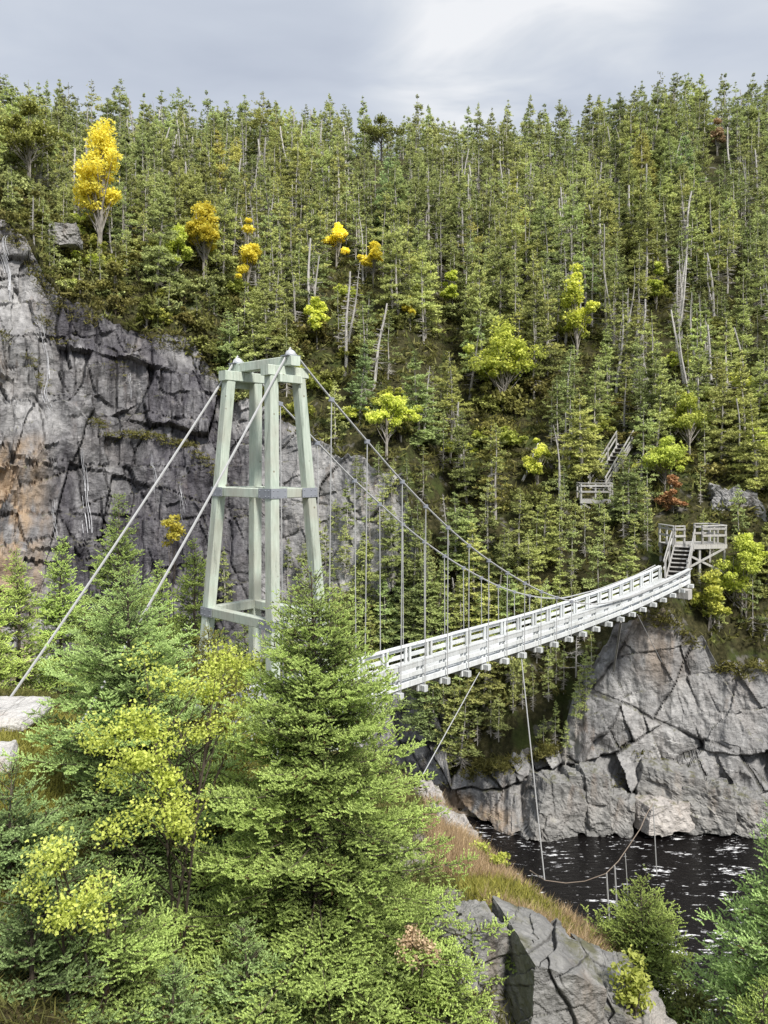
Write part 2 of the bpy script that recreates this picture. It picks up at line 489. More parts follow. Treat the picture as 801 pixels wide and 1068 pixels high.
def knots_exact(px):
    px = np.atleast_1d(np.asarray(px, float))
    ky = np.stack([np.interp(px, KPX, KY[:, k]) for k in range(NK)], 1)
    kz = np.stack([np.interp(px, KPX, KZ[:, k]) for k in range(NK)], 1)
    for k, a_ in ((2, 0.35), (3, 0.45), (4, 0.55)):           # ragged ledges and rim
        q = np.stack([px * 0.045, px * 0 + k * 9.7, px * 0], 1)
        nz = vnoise(q, 90 + k) + 0.6 * vnoise(q * 2.7, 95 + k) + 0.35 * vnoise(q * 7.1, 97 + k)
        kz[:, k] += a_ * nz
        ky[:, k] += 0.30 * a_ * vnoise(q * 1.9 + 5, 99 + k)
    return ky, kz


_TP = np.arange(-900, 1700.01, 0.5)
_TY, _TZ = knots_exact(_TP)


def knots(px):
    t = np.clip((np.atleast_1d(np.asarray(px, float)) + 900) / 0.5, 0, len(_TP) - 1.001)
    i = t.astype(int); f = (t - i)[:, None]
    return _TY[i] * (1 - f) + _TY[i + 1] * f, _TZ[i] * (1 - f) + _TZ[i + 1] * f


def hill_noise(x, y):
    p = np.stack([x, y, np.zeros_like(x)], -1)
    return 0.55 * fbm(p * 0.16, 5, 3) + 0.18 * fbm(p * 0.7, 9, 3)


def far_z(x, y):
    x = np.atleast_1d(np.asarray(x, float)); y = np.atleast_1d(np.asarray(y, float))
    ky, kz = knots(CX + F * x / y)
    z = np.array([np.interp(yy, a, b) for yy, a, b in zip(y, ky, kz)])
    return z + hill_noise(x, y)


def sheet(pxs, k0, k1, sub):
    ky, kz = knots(pxs)
    vs = np.concatenate([np.linspace(k, k + 1, s, endpoint=False) for k, s in zip(range(k0, k1), sub)] + [[float(k1)]])
    i = np.minimum(vs.astype(int), NK - 2); f = vs - i
    y = ky[:, i] * (1 - f) + ky[:, i + 1] * f
    z = kz[:, i] * (1 - f) + kz[:, i + 1] * f
    x = (pxs[:, None] - CX) / F * y
    return np.stack([x, y, z], -1), vs


def grid_faces(nc, nr):
    i = np.arange(nc - 1)[:, None] * nr + np.arange(nr - 1)[None]
    return np.stack([i, i + nr, i + nr + 1, i + 1], -1).reshape(-1, 4)


def smooth01(x):
    x = np.clip(x, 0, 1)
    return x * x * (3 - 2 * x)


# --- the rock wall
cpx = np.concatenate([np.linspace(-900, -70, 40), np.arange(-64, 866, 1.35), np.linspace(870, 1700, 40)])
G, vs = sheet(cpx, 0, 4, (4, 52, 60, 60))
nc, nr = G.shape[:2]
Q = G.reshape(-1, 3)
pxg = np.repeat(cpx, nr); vg = np.tile(vs, nc)
leftw = smooth01((330 - pxg) / 120)
R1 = np.array(Matrix.Rotation(0.35, 3, 'Y') @ Matrix.Rotation(0.2, 3, 'X'))
R2 = np.array(Matrix.Rotation(-0.5, 3, 'Y') @ Matrix.Rotation(0.3, 3, 'Z'))
low = smooth01((-13.2 - Q[:, 2]) / 1.8)                                             # broken blocks at the water line
sm = 1 - leftw
d1, e1 = blocks(Q, (1, 0.25, -0.22), (0.18, 0.0, 1), 4.2, 4.8, 21)
d2, e2 = blocks(Q, (0.9, 0.2, 0.35), (-0.3, 0.1, 1), 1.5, 2.0, 22)
d3, e3 = blocks(Q, (1, 0.3, -0.4), (0.25, 0.0, 1), 0.55, 0.7, 23)
d4, e4 = blocks(Q, (1, 0.3, -0.75), (0.55, 0.0, 1), 3.0, 5.5, 24)
d5, e5 = blocks(Q, (1, 0.2, 0.08), (0.05, 0.0, 1), 1.1, 3.4, 27)
patch_ = smooth01((vnoise(Q * 0.35, 51) + 0.05) / 0.35)
disp = leftw * (1.25 * d1 + 0.85 * d2 * (0.45 + 0.55 * patch_) + 0.05 * d3 * patch_ + 0.42 * d5)
disp += sm * (1.05 * d4 + (0.26 + 0.70 * low) * d2 + 0.10 * low * d3)
ck = lambda e, w_: np.maximum(1 - e / w_, 0)
crk = np.maximum(leftw * np.maximum(0.8 * ck(e1, 0.10), np.maximum(0.8 * ck(e2, 0.08) * patch_, 0.7 * ck(e5, 0.08))), sm * np.maximum(0.6 * ck(e4, 0.11), np.maximum(1.0 * low, 0.18) * ck(e2, 0.09)))
disp -= 0.22 * crk
disp += 0.30 * fbm(Q * 0.45, 40, 4) + 0.07 * fbm(Q * np.array([2.6, 2.6, 1.3]), 44, 4, 0.6)
step = np.where(vg > 3.0, smooth01((vg - 3.0) / 0.04), 0) * leftw * smooth01((pxg + 40) / 60)
edge = smooth01((4.0 - vg) / 0.12) * smooth01(vg / 1.0)
disp = disp * (0.25 + 0.75 * edge) - step * 0.55
dirn = nrm(np.stack([-Q[:, 0] * 0.25 / 10, -np.ones(len(Q)), np.full(len(Q), 0.18)], 1))
Qd = Q + dirn * disp[:, None]
CG = Qd.reshape(nc, nr, 3)
wet = leftw * (0.35 + 0.65 * smooth01((pxg - 45) / 25)) * (0.45 + 0.55 * smooth01((vnoise(Q * 0.22, 61) + 0.25) / 0.4))
ochre = leftw * smooth01((62 - pxg) / 40) * smooth01((vnoise(Q * 0.3, 63) + 0.5) / 0.5) * smooth01((3.05 - vg) / 0.5)
stain = smooth01((-17.3 - Q[:, 2]) / 0.7) * sm + 0.45 * np.exp(-((pxg - 683) / 30) ** 2) * smooth01((vg - 3.0) / 0.5)
ccol = np.stack([np.clip(crk, 0, 1) * 0.9, wet * 0.85, np.clip(ochre + stain * 0.9, 0, 1)], 1)
back = CG[:, -1].copy(); back[:, 1] += 0.5; back[:, 2] -= 1.6
V = np.concatenate([np.concatenate([CG, back[:, None]], 1).reshape(-1, 3)])
C3 = np.concatenate([ccol.reshape(nc, nr, 3), np.zeros((nc, 1, 3))], 1).reshape(-1, 3)
cliff = link('cliff', mesh_np('cliff', V, [grid_faces(nc, nr + 1)], M['cliff'], col=C3))
tag(cliff, kind='structure', label='grey fractured rock wall of the gorge below the wooded hillside')


def on_cliff(px, py):
    c = int(np.argmin(np.abs(cpx - px)))
    rows = HY - F * CG[c, :, 2] / CG[c, :, 1]
    r = int(np.argmin(np.abs(rows - py)))
    return CG[c, r].copy()


# --- the hillside
hpx = np.concatenate([np.linspace(-900, -70, 30), np.arange(-60, 866, 2.0), np.linspace(880, 1700, 30)])
Hs, hv = sheet(hpx, 4, 9, (26, 26, 26, 5, 4))
hq = Hs.reshape(-1, 3)
fade = np.tile(smooth01((hv - 4.0) / 0.15), len(hpx))
hq[:, 2] += hill_noise(hq[:, 0], hq[:, 1]) * fade
rimc = np.stack([np.interp(hpx, cpx, CG[:, -1, i]) for i in range(3)], 1)
hq = hq.reshape(len(hpx), -1, 3)
for r_ in range(1):
    f_ = 1 - smooth01(r_ / 7.0)
    hq[:, r_] += (rimc - (hq[:, 0] if r_ else hq[:, 0])) * f_ if r_ == 0 else 0
hq = hq.reshape(-1, 3)
hill = link('hillside', mesh_np('hillside', hq, [grid_faces(len(hpx), Hs.shape[1])], M['forest_floor'], smooth=True))
tag(hill, kind='structure', label='steep forest floor of the hillside across the river')

# ------------------------------------------------------------------ the near bank
CP = [(0, 0, -1.7), (-3, -2, -1.6), (3, -2, -1.7), (0, -9, -1.2), (-12, -6, -1.0), (12, -6, -2.0), (0, 3.5, -4.2), (4, 5, -5.4),
      (-4, 5, -4.6), (0, 8, -6.7), (-8, 6, -4.4), (-14, 4, -3.2),
      (-5.3, 10.8, -5.15), (-7.6, 16, -5.35), (-6.2, 13, -5.25), (-10, 18, -5.6), (-12, 12, -4.8), (-4.0, 8.2, -5.8), (-2.4, 9.5, -7.2),
      (-3.2, 20, -7.3), (-4.6, 17.5, -6.4), (-1.2, 17.5, -7.4), (-1.0, 11.5, -8.2), (-3.0, 12.5, -7.3),
      (2.2, 9.5, -8.4), (1.3, 11.6, -7.1), (2.9, 11.9, -7.75),
      (1.55, 16.0, -7.9), (2.35, 14, -7.95), (3.3, 12.6, -7.95), (0.9, 19, -8.25), (0.2, 21.5, -9.2),
      (2.6, 18, -10.2), (4.2, 15, -10.2), (5.0, 12.5, -9.6), (3.6, 20, -14.5), (1.5, 24, -14.5), (5.5, 18, -14.5), (6.0, 14.5, -11.2),
      (7.0, 10.5, -9.6), (4.0, 9, -8.4), (8, 18, -15.5), (9, 14.5, -12.3), (12, 12, -10.5), (14, 18, -16),
      (4.5, 27, -18.6), (9, 23, -18.9), (13, 23, -19.3), (20, 22, -19.2), (0, 29, -18.8), (-3, 25, -10.5), (-5, 31, -18.4),
      (-9, 25, -8.6), (-14, 29, -11.0), (-11, 34, -17.5), (-18, 26, -8.5), (-22, 34, -17), (-25, 20, -6), (-30, 30, -12), (-40, 34, -19),
      (25, 10, -10), (30, 24, -19.5), (38, 10, -12), (40, 30, -20), (-40, 5, -3), (40, -6, -4), (-30, -8, 0), (6, 2, -5.0)]
CPA = np.array(CP, float)


def tps(r2):
    return np.where(r2 > 1e-9, 0.5 * r2 * np.log(r2 + 1e-12), 0.0)


_n = len(CPA)
_A = np.zeros((_n + 3, _n + 3))
_A[:_n, :_n] = tps(((CPA[:, None, :2] - CPA[None, :, :2]) ** 2).sum(-1)) + np.eye(_n) * 0.02
_A[:_n, _n] = 1; _A[:_n, _n + 1:] = CPA[:, :2]; _A[_n, :_n] = 1; _A[_n + 1:, :_n] = CPA[:, :2].T
_W = np.linalg.solve(_A, np.concatenate([CPA[:, 2], [0, 0, 0]]))


def bank_z(x, y, rough=True):
    x = np.atleast_1d(np.asarray(x, float)); y = np.atleast_1d(np.asarray(y, float))
    d = ((np.stack([x, y], 1)[:, None] - CPA[None, :, :2]) ** 2).sum(-1)
    z = tps(d) @ _W[:_n] + _W[_n] + _W[_n + 1] * x + _W[_n + 2] * y
    if rough:
        p = np.stack([x, y, z * 0.5], 1)
        z = z + 0.13 * fbm(p * 0.8, 70, 4) + 0.04 * fbm(p * 4, 75, 2)
    return z


bx = np.concatenate([np.linspace(-40, -13, 40), np.linspace(-12.8, 13, 200), np.linspace(13.4, 40, 40)])
by = np.linspace(-9, 35, 260)
gx, gy = np.meshgrid(bx, by, indexing='ij')
gz = bank_z(gx.ravel(), gy.ravel())
bank = link('near_bank', mesh_np('near_bank', np.stack([gx.ravel(), gy.ravel(), gz], 1), [grid_faces(len(bx), len(by))], M['bank'], smooth=True))
tag(bank, kind='structure', label='mossy rocky bank on the near side of the gorge')

wv = np.array([(-90, 14, ZW), (90, 14, ZW), (90, 56, ZW), (-90, 56, ZW)])
river = link('river', mesh_np('river', wv, [np.array([[0, 1, 2, 3]])], M['water']))
tag(river, kind='structure', label='dark river with flecks of white foam at the foot of the gorge')
gv = np.array([(-1500, -1500, -24), (1500, -1500, -24), (1500, 1500, -24), (-1500, 1500, -24)])
tag(link('ground', mesh_np('ground', gv, [np.array([[0, 1, 2, 3]])], M['bank'])), kind='structure')


# ------------------------------------------------------------------ plant generators
def needles(pos, dirs, sl, m, nl, nw, spread, rng, flat=0.0, ks=None):
    """brush shoots: pos (n,3), dirs (n,3), shoot length (n,) -> triangles"""
    n = len(pos)
    ref = nrm(rng.normal(size=(n, 3)))
    a = nrm(np.cross(dirs, ref)); b = np.cross(dirs, a)
    s = (np.arange(m) + 0.3) / m
    th = np.arange(m) * 2.4
    rad = a[:, None] * np.cos(th)[None, :, None] + b[:, None] * np.sin(th)[None, :, None]
    rad = nrm(rad * np.array([1, 1, 1 - flat]))
    base = pos[:, None] + dirs[:, None] * (sl[:, None] * s[None])[:, :, None]
    nd = nrm(dirs[:, None] * (1 - spread) + rad * spread)
    tan = np.cross(nd, nrm(rad + 0.01))
    tan = nrm(tan)
    w = nw * 0.5 * (np.ones(n) if ks is None else 0.4 + 0.6 * ks)[:, None, None]
    L = (nl * (1.0 - 0.35 * s))[None, :, None] * (np.ones(n) if ks is None else ks)[:, None, None]
    V = np.stack([base - tan * w, base + tan * w, base + nd * L], 2).reshape(-1, 3)
    return V, n * m


def conifer(seed, h, R, cb, wsp=0.2, nb=6, lat_sp=0.09, pt_sp=0.06, sl=0.09, m=9, nl=0.024, nw=0.007, spread=0.7, drop=0.0,
            flat=0.0, clump=0.22, tipw=0.0, shape=0.85, top_e=50, bot_e=-12, upturn=0.2, inner=0.15, patch=0.35, trunk_r=None, bare=0.0, wood=True, side=0.8, thin=1.0, lowtaper=0.0, up=0.25):
    rng = np.random.default_rng(seed)
    tr = trunk_r or 0.012 * h + 0.02
    POS, DIR, SH = [], [], []
    W = MB()
    lean = rng.normal(size=2) * 0.015 * h
    zs = np.linspace(0, h * 0.985, 12)
    sway = np.stack([lean[0] * (zs / h) ** 2 + 0.01 * h * np.sin(zs * 1.3 + seed) * 0.5, lean[1] * (zs / h) ** 2, zs], 1)
    W.tube(sway, tr, 7, tr * 0.08)

    def axis(z):
        return np.array([np.interp(z, zs, sway[:, 0]), np.interp(z, zs, sway[:, 1]), z])
    z = h * 0.975
    ph = seed * 1.7
    while z > cb - 1e-6:
        rel = (h - z) / (h - cb)
        k = max(3, int(round(nb * (0.55 + 0.5 * min(1, rel * 3)) + rng.normal() * 0.6)))
        az0 = rng.uniform(0, 6.28)
        for j in range(k):
            if rng.random() < drop: continue
            az = az0 + j * 6.283 / k + rng.normal() * 0.18
            lump = vnoise(np.array([[math.cos(az) * 1.3 + ph, math.sin(az) * 1.3, z * 1.1 / max(1, h * 0.12)]]), seed)[0]
            L = (R * rel ** shape + 0.035 * R) * (1 + patch * lump) * rng.uniform(0.8, 1.12)
            if lowtaper and rel > 1 - lowtaper: L *= 1 - 0.6 * (rel - 1 + lowtaper) / lowtaper
            if L < 0.04: continue
            e = math.radians(top_e + (bot_e - top_e) * min(1, rel * 1.25) ** 0.7 + rng.normal() * 7)
            bsh = rng.normal() * clump
            dh = np.array([math.cos(az), math.sin(az), 0.0])
            z0 = z + rng.uniform(-0.8, 0.8) * wsp
            A = axis(max(0.02, min(h * 0.98, z0)))

            def bp(t):
                t = np.atleast_1d(t)[:, None]
                return A + dh * L * t * math.cos(e) + np.array([0, 0, 1.0]) * (L * (t * math.sin(e) + upturn * t * t - 0.10 * t))
            if wood and L > 0.12:
                W.tube(bp(np.linspace(0, 0.95, 4)), max(0.006, tr * 0.16 * min(1, L)), 3, 0.004, cap=False)
            n_l = max(3, int(L / lat_sp))
            t = inner + (1 - inner) * (np.arange(n_l) + rng.uniform(0.2, 0.8, n_l)) / n_l
            sg = np.where(np.arange(n_l) % 2 == 0, 1.0, -1.0)
            ll = (0.38 * L * (1 - t) ** 0.8 + min(0.16, 0.3 * L)) * rng.uniform(0.7, 1.15, n_l) * side
            ang = az + sg * np.radians(rng.normal(52, 9, n_l))
            ld = nrm(np.stack([np.cos(ang), np.sin(ang), np.full(n_l, 0.12 + 0.5 * math.sin(e)) + rng.normal(size=n_l) * 0.12], 1))
            lp = bp(t)
            npt = np.maximum(1, (ll / pt_sp).astype(int))
            idx = np.repeat(np.arange(n_l), npt)
            u = np.concatenate([(np.arange(q) + 0.6) / q for q in npt])
            pos = lp[idx] + ld[idx] * (u * ll[idx])[:, None]
            pos[:, 2] -= 0.12 * u ** 2 * ll[idx]
            for sd in (-1, 1):
                a2 = np.arctan2(ld[idx, 1], ld[idx, 0]) + sd * np.radians(rng.normal(38, 14, len(idx)))
                d = nrm(np.stack([np.cos(a2), np.sin(a2), ld[idx, 2] + rng.normal(up, 0.25, len(idx))], 1))
                POS.append(pos); DIR.append(d)
                SH.append(np.clip(bsh + 0.05 - tipw + 0.60 * t[idx] + (0.35 + tipw) * u + rng.normal(0, 0.14, len(idx)) + 0.5 * d[:, 2], 0, 1))  # pale young tips, plus painted shade: darker inside the crown and on downward shoots
            # shoots along the leader
            tt = np.arange(0.35, 1.0, pt_sp / max(L, 0.1))
            if len(tt):
                q = bp(tt); d = nrm(np.gradient(bp(np.append(tt, 1.02)), axis=0)[:-1] + rng.normal(size=(len(tt), 3)) * 0.25) if len(tt) > 1 else nrm(dh[None] + np.array([[0, 0, 0.3]]))
                POS.append(q); DIR.append(d); SH.append(np.clip(bsh + 0.2 + 0.7 * tt + rng.normal(0, 0.12, len(tt)), 0, 1))
        z -= wsp * rng.uniform(0.5, 1.5) * (0.45 + 0.55 * min(1, rel * 2))
    # leader tuft
    tp = np.linspace(h * 0.93, h, 6)
    POS.append(np.stack([np.interp(tp, zs, sway[:, 0]), np.interp(tp, zs, sway[:, 1]), tp], 1)); DIR.append(nrm(rng.normal(size=(6, 3)) * 0.3 + np.array([0, 0, 1]))); SH.append(np.full(6, 0.8))
    if bare > 0:        # dead twigs on the bare lower stem
        for _ in range(int(bare * 34)):
            zz = rng.uniform(0.1 * h, max(cb, 0.15 * h)); az = rng.uniform(0, 6.28); l = rng.uniform(0.25, 0.9)
            A = axis(zz); e = A + np.array([math.cos(az) * l, math.sin(az) * l, rng.uniform(-0.35, 0.05) * l])
            W.tube([A, e], 0.024, 3, 0.008, cap=False)
    POS = np.concatenate(POS); DIR = np.concatenate(DIR); SH = np.concatenate(SH)
    if thin < 1.0:
        kp = rng.random(len(POS)) < thin
        POS, DIR, SH = POS[kp], DIR[kp], SH[kp]
    n = len(POS)
    ks = 0.30 + 0.70 * np.clip((h - POS[:, 2]) / (0.22 * h), 0, 1)
    lens = sl * rng.uniform(0.7, 1.25, n) * ks
    V, nt = needles(POS, DIR, lens, m, nl, nw, spread, rng, flat, ks)
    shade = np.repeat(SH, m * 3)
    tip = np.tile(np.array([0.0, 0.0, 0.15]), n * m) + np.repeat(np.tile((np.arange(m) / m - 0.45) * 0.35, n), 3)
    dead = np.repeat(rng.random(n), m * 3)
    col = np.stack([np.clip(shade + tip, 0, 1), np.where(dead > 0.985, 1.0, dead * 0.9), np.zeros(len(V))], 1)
    Fc = np.arange(len(V)).reshape(-1, 3)
    return (V, Fc, col), W


def leafy(seed, h, clumps, nleaf, ls, rad, trunk_r, stems=1, base=(0, 0)):
    """broadleaf crown: clumps (k,3) centres; leaves are small diamonds"""
    rng = np.random.default_rng(seed)
    W = MB()
    k = len(clumps)
    cl = np.asarray(clumps, float)
    for s in range(stems):
        o = np.array([base[0] + rng.normal() * 0.08 * (stems > 1), base[1] + rng.normal() * 0.08 * (stems > 1), 0])
        sub = cl[s::stems]
        topi = sub[np.argmax(sub[:, 2])]
        pts = np.array([o + (topi - o) * np.array([t ** 1.4, t ** 1.4, t]) for t in np.linspace(0, 0.95, 7)])
        W.tube(pts, trunk_r / math.sqrt(stems), 6, trunk_r * 0.15)
        for c in sub:
            t = np.clip(c[2] / h - rng.uniform(0.18, 0.35), 0.1, 0.9)
            a = np.array([np.interp(t * topi[2], pts[:, 2], pts[:, i]) for i in range(3)])
            mid = (a + c) / 2 + np.array([0, 0, -0.06 * h * 0.3])
            W.tube([a, mid, c], trunk_r * 0.3, 4, trunk_r * 0.08, cap=False)
    n = k * nleaf
    ci = np.repeat(np.arange(k), nleaf)
    r = np.broadcast_to(np.asarray(rad, float), (k,))[ci]
    d = nrm(rng.normal(size=(n, 3))) * (rng.random(n) ** 0.45)[:, None]
    pos = cl[ci] + d * r[:, None] * np.array([1.0, 1.0, 0.7])
    a = nrm(rng.normal(size=(n, 3)) + np.array([0, 0, -0.3])); b = nrm(np.cross(a, rng.normal(size=(n, 3)) * 0.6 + np.array([0, 0, 1.0])))
    s = ls * rng.uniform(0.65, 1.3, n)[:, None]
    V = np.stack([pos - a * s * 0.5, pos + b * s * 0.36, pos + a * s * 0.5, pos - b * s * 0.36], 1).reshape(-1, 3)
    sh = np.clip(0.35 + 0.45 * d[:, 2] + 0.25 * rng.normal(size=n) + 0.25 * np.linalg.norm(d, axis=1), 0, 1)  # shade painted per leaf: brighter on top and outside of each clump
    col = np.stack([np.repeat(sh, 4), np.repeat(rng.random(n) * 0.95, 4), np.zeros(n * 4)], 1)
    return (V, np.arange(n * 4).reshape(-1, 4), col), W


def snag(seed, h, r, twigs, twl, broken=False):
    rng = np.random.default_rng(seed)
    W = MB()
    zs = np.linspace(0, h, 9)
    pts = np.stack([0.02 * h * np.sin(zs * 0.7 + seed) * zs / h, 0.02 * h * np.cos(zs * 0.9 + seed) * zs / h, zs], 1)
    W.tube(pts, r, 6, r * (0.5 if broken else 0.12))
    for _ in range(twigs):
        z = h * (0.2 + 0.78 * rng.random()); az = rng.uniform(0, 6.28)
        l = twl * (1.15 - z / h) * rng.uniform(0.4, 1.3)
        A = np.array([np.interp(z, zs, pts[:, 0]), np.interp(z, zs, pts[:, 1]), z])
        e = A + np.array([math.cos(az) * l, math.sin(az) * l, rng.uniform(-0.3, 0.25) * l])
        W.tube([A, e], 0.022, 3, 0.008, cap=False)
        for _2 in range(2):
            t = rng.uniform(0.3, 0.9); B = A + (e - A) * t; a3 = az + rng.choice([-0.8, 0.8])
            W.tube([B, B + np.array([math.cos(a3), math.sin(a3), rng.uniform(-0.3, 0.3)]) * l * 0.4], 0.013, 3, 0.006, cap=False)
    return W


def crown_mesh(name, data, mat):
    V, Fc, col = data
    return mesh_np(name, V, [Fc], mat, col=col)


def plant(name, label, cat, loc, rotz, scale, crown_me, trunk_me, group=None, crown_name='crown', tilt=(0, 0)):
    t = thing(name, label, cat, loc, group)
    t.rotation_euler = (tilt[0], tilt[1], rotz); t.scale = (scale, scale, scale) if not isinstance(scale, tuple) else scale
    if trunk_me: link('trunk', trunk_me, t)
    if crown_me: link(crown_name, crown_me, t)
    return t


def copy_tree(t):
    c = t.copy(); COL.objects.link(c)
    for ch in t.children:
        d = ch.copy(); COL.objects.link(d); d.parent = c
    return c

# ------------------------------------------------------------------ trees of the far hillside
H0 = 8.0
FULL, BARE, THIN = [], [], []
FAR_ = dict(lat_sp=0.16, pt_sp=0.16, sl=0.26, m=4, nl=0.24, nw=0.10, spread=0.48, flat=0.5, clump=0.34, upturn=0.12, up=0.12)
for k in range(6):
    c, w = conifer(100 + k, H0, (1.7, 1.35, 2.0)[k % 3], 0.4 + 0.5 * (k % 2), wsp=0.52, nb=6, drop=0.14, patch=0.5, shape=(0.75, 0.95, 1.1)[k % 3], bare=0.6, thin=0.9, **FAR_)
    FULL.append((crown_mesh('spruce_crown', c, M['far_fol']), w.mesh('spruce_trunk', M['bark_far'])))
for k in range(6):
    c, w = conifer(200 + k, H0, (1.1, 1.5, 0.85)[k % 3], 2.0 + 1.1 * (k % 3), wsp=0.56, nb=5, drop=(0.22, 0.38, 0.3)[k % 3], patch=0.55, shape=0.72, bot_e=-4, bare=1.0, lowtaper=0.35, trunk_r=0.12, thin=0.8, **FAR_)
    BARE.append((crown_mesh('fir_crown', c, M['far_fol']), w.mesh('fir_trunk', M['bark_far'])))
for k in range(5):
    c, w = conifer(300 + k, H0, 1.15 + 0.15 * k, 1.6 + 0.8 * (k % 2), wsp=0.62, nb=4, drop=0.28, patch=0.7, shape=0.75, bot_e=-8, bare=2.0, thin=0.65, trunk_r=0.08, **FAR_)
    THIN.append((crown_mesh('thin_spruce_crown', c, M['far_fol']), w.mesh('thin_spruce_trunk', M['bark_far'])))
LOW = []
for k in range(8):
    c, w = conifer(400 + k, H0, (1.15, 1.5, 0.9)[k % 3], (0.8, 1.8, 3.0, 2.4)[k % 4], wsp=0.62, nb=5, lat_sp=0.22, pt_sp=0.22, sl=0.30, m=3, nl=0.30, nw=0.14, flat=0.5, clump=0.3, upturn=0.12, up=0.12,
                   spread=0.48, drop=(0.18, 0.32, 0.26, 0.4)[k % 4], patch=0.6, shape=(0.85, 0.65, 1.0)[k % 3], wood=False, bare=1.8, thin=0.82, trunk_r=0.095)
    LOW.append((c, w))
print('tris', len(FULL[0][0].polygons), len(BARE[0][0].polygons), len(LOW[0][0][1]))


def row(x, y, z):
    return HY - F * z / y


CLEAR = [   # (px0, px1, row0, row1, distance): nothing nearer than that distance may cover these parts of the view
    (0, 216, 345, 560, 50), (0, 60, 225, 350, 50), (612, 820, 700, 870, 41), (640, 735, 642, 710, 41), (735, 820, 692, 710, 41),
    (440, 612, 812, 870, 41), (684, 762, 538, 606, 43.2), (598, 642, 494, 545, 50), (622, 662, 455, 515, 52), (676, 726, 580, 625, 45),
    (425, 462, 490, 520, 49), (738, 782, 505, 535, 49)]


def clear_ok(x, y, z, h, r):
    px = CX + F * x / y
    t, b, w = row(x, y, z + h), row(x, y, z + 0.1 * h), F * r / y
    for a0, a1, r0, r1, yy in CLEAR:
        if y < yy + 1.5 and px + w * 0.7 > a0 and px - w * 0.7 < a1 and b > r0 and t < r1:
            return False
    return True


SPECIAL = [   # px, row of crown centre, crown width and height in picture px, material, label, group of shape
    (103, 182, 56, 104, 'birch_y', 'tall bright yellow birch above the top of the left cliff', 'tree'),
    (212, 240, 40, 62, 'birch_y', 'yellow birch on the slope left of the golden one above the tower', 'tree'),
    (258, 262, 26, 60, 'birch_y', 'narrow golden birch on the slope just above the bridge tower', 'tree'),
    (186, 262, 30, 46, 'birch_g', 'yellow green birch beside tall dark spruce at the head of the left cliff', 'tree'),
    (352, 250, 28, 36, 'birch_y', 'small yellow birch among grey trunks above right of the tower', 'tree'),
    (388, 268, 24, 36, 'birch_y', 'small pale yellow birch right of its twin among grey trunks', 'tree'),
    (602, 316, 38, 68, 'birch_g', 'yellow green birch beside bare leaning poles in the middle of the forest', 'tree'),
    (524, 372, 82, 66, 'birch_g', 'wide lime green birch in the middle of the forest above the cables', 'tree'),
    (718, 436, 62, 52, 'birch_g', 'bright lime birch with broad crown above the reddish shrub', 'tree'),
    (692, 478, 70, 46, 'birch_g', 'lower lime birch between upper stairs and the reddish shrub', 'tree'),
    (748, 138, 16, 28, 'grass_dry', 'tan brown tree just below the skyline at the right', 'tree'),
    (30, 140, 60, 66, 'shrub', 'round olive green tree near the skyline left of the yellow birch', 'tree'),
    (398, 108, 46, 34, 'shrub', 'broad rounded olive tree on the skyline above the tower', 'tree'),
    (427, 322, 16, 26, 'birch_y', 'tiny bright yellow tree between the tower and the lime birch', 'tree'),
    (775, 590, 56, 66, 'birch_g', 'lime birch at the right edge below the wooden platform', 'tree'),
    (742, 632, 44, 50, 'birch_g', 'leafy green birch on the cliff rim right of the bridge end', 'tree'),
    (418, 432, 50, 36, 'birch_g', 'lime green birch behind the upper bridge cable', 'tree'),
    (404, 545, 40, 52, 'birch_g', 'lime birch behind hangers in front of the dark rock', 'tree'),
    (686, 292, 20, 36, 'birch_g', 'slim yellow green birch right of the bare leaning poles', 'tree'),
    (701, 514, 30, 34, 'russet', 'reddish brown shrub above the wooden platform', 'shrub'),
    (120, 292, 44, 44, 'shrub', 'olive shrub on the ledge above the left cliff', 'shrub'),
    (152, 334, 32, 30, 'shrub', 'golden brown shrub on the lip of the left cliff', 'shrub'),
    (84, 308, 28, 16, 'shrub', 'low golden shrub on the step of the left cliff', 'shrub'),
    (96, 236, 30, 26, 'shrub', 'brown shrub below the tall yellow birch', 'shrub'),
    (192, 340, 26, 24, 'shrub', 'small olive shrub at the right end of the cliff lip', 'shrub'),
    (790, 470, 40, 40, 'birch_g', 'lime birch at the right edge level with the upper stairs', 'tree'),
    (560, 470, 34, 40, 'birch_g', 'pale green birch left of the upper landing', 'tree'),
    (330, 330, 30, 40, 'birch_g', 'green gold birch just right of the tower top', 'tree'),
    (470, 300, 26, 34, 'birch_g', 'dull green gold birch amid firs left of the wide lime birch', 'tree'),
]
taken = []


def solve_y(px, py, dz, y0=40.5, y1=112):
    ys = np.arange(y0, y1, 0.35)
    xs = (px - CX) / F * ys
    z = far_z(xs, ys) + dz(ys)
    r = HY - F * z / ys
    ky = knots(px)[0][0]
    ok = ys > ky[4] + 0.4
    i = np.argmin(np.where(ok, np.abs(r - py), 1e9))
    return ys[i]


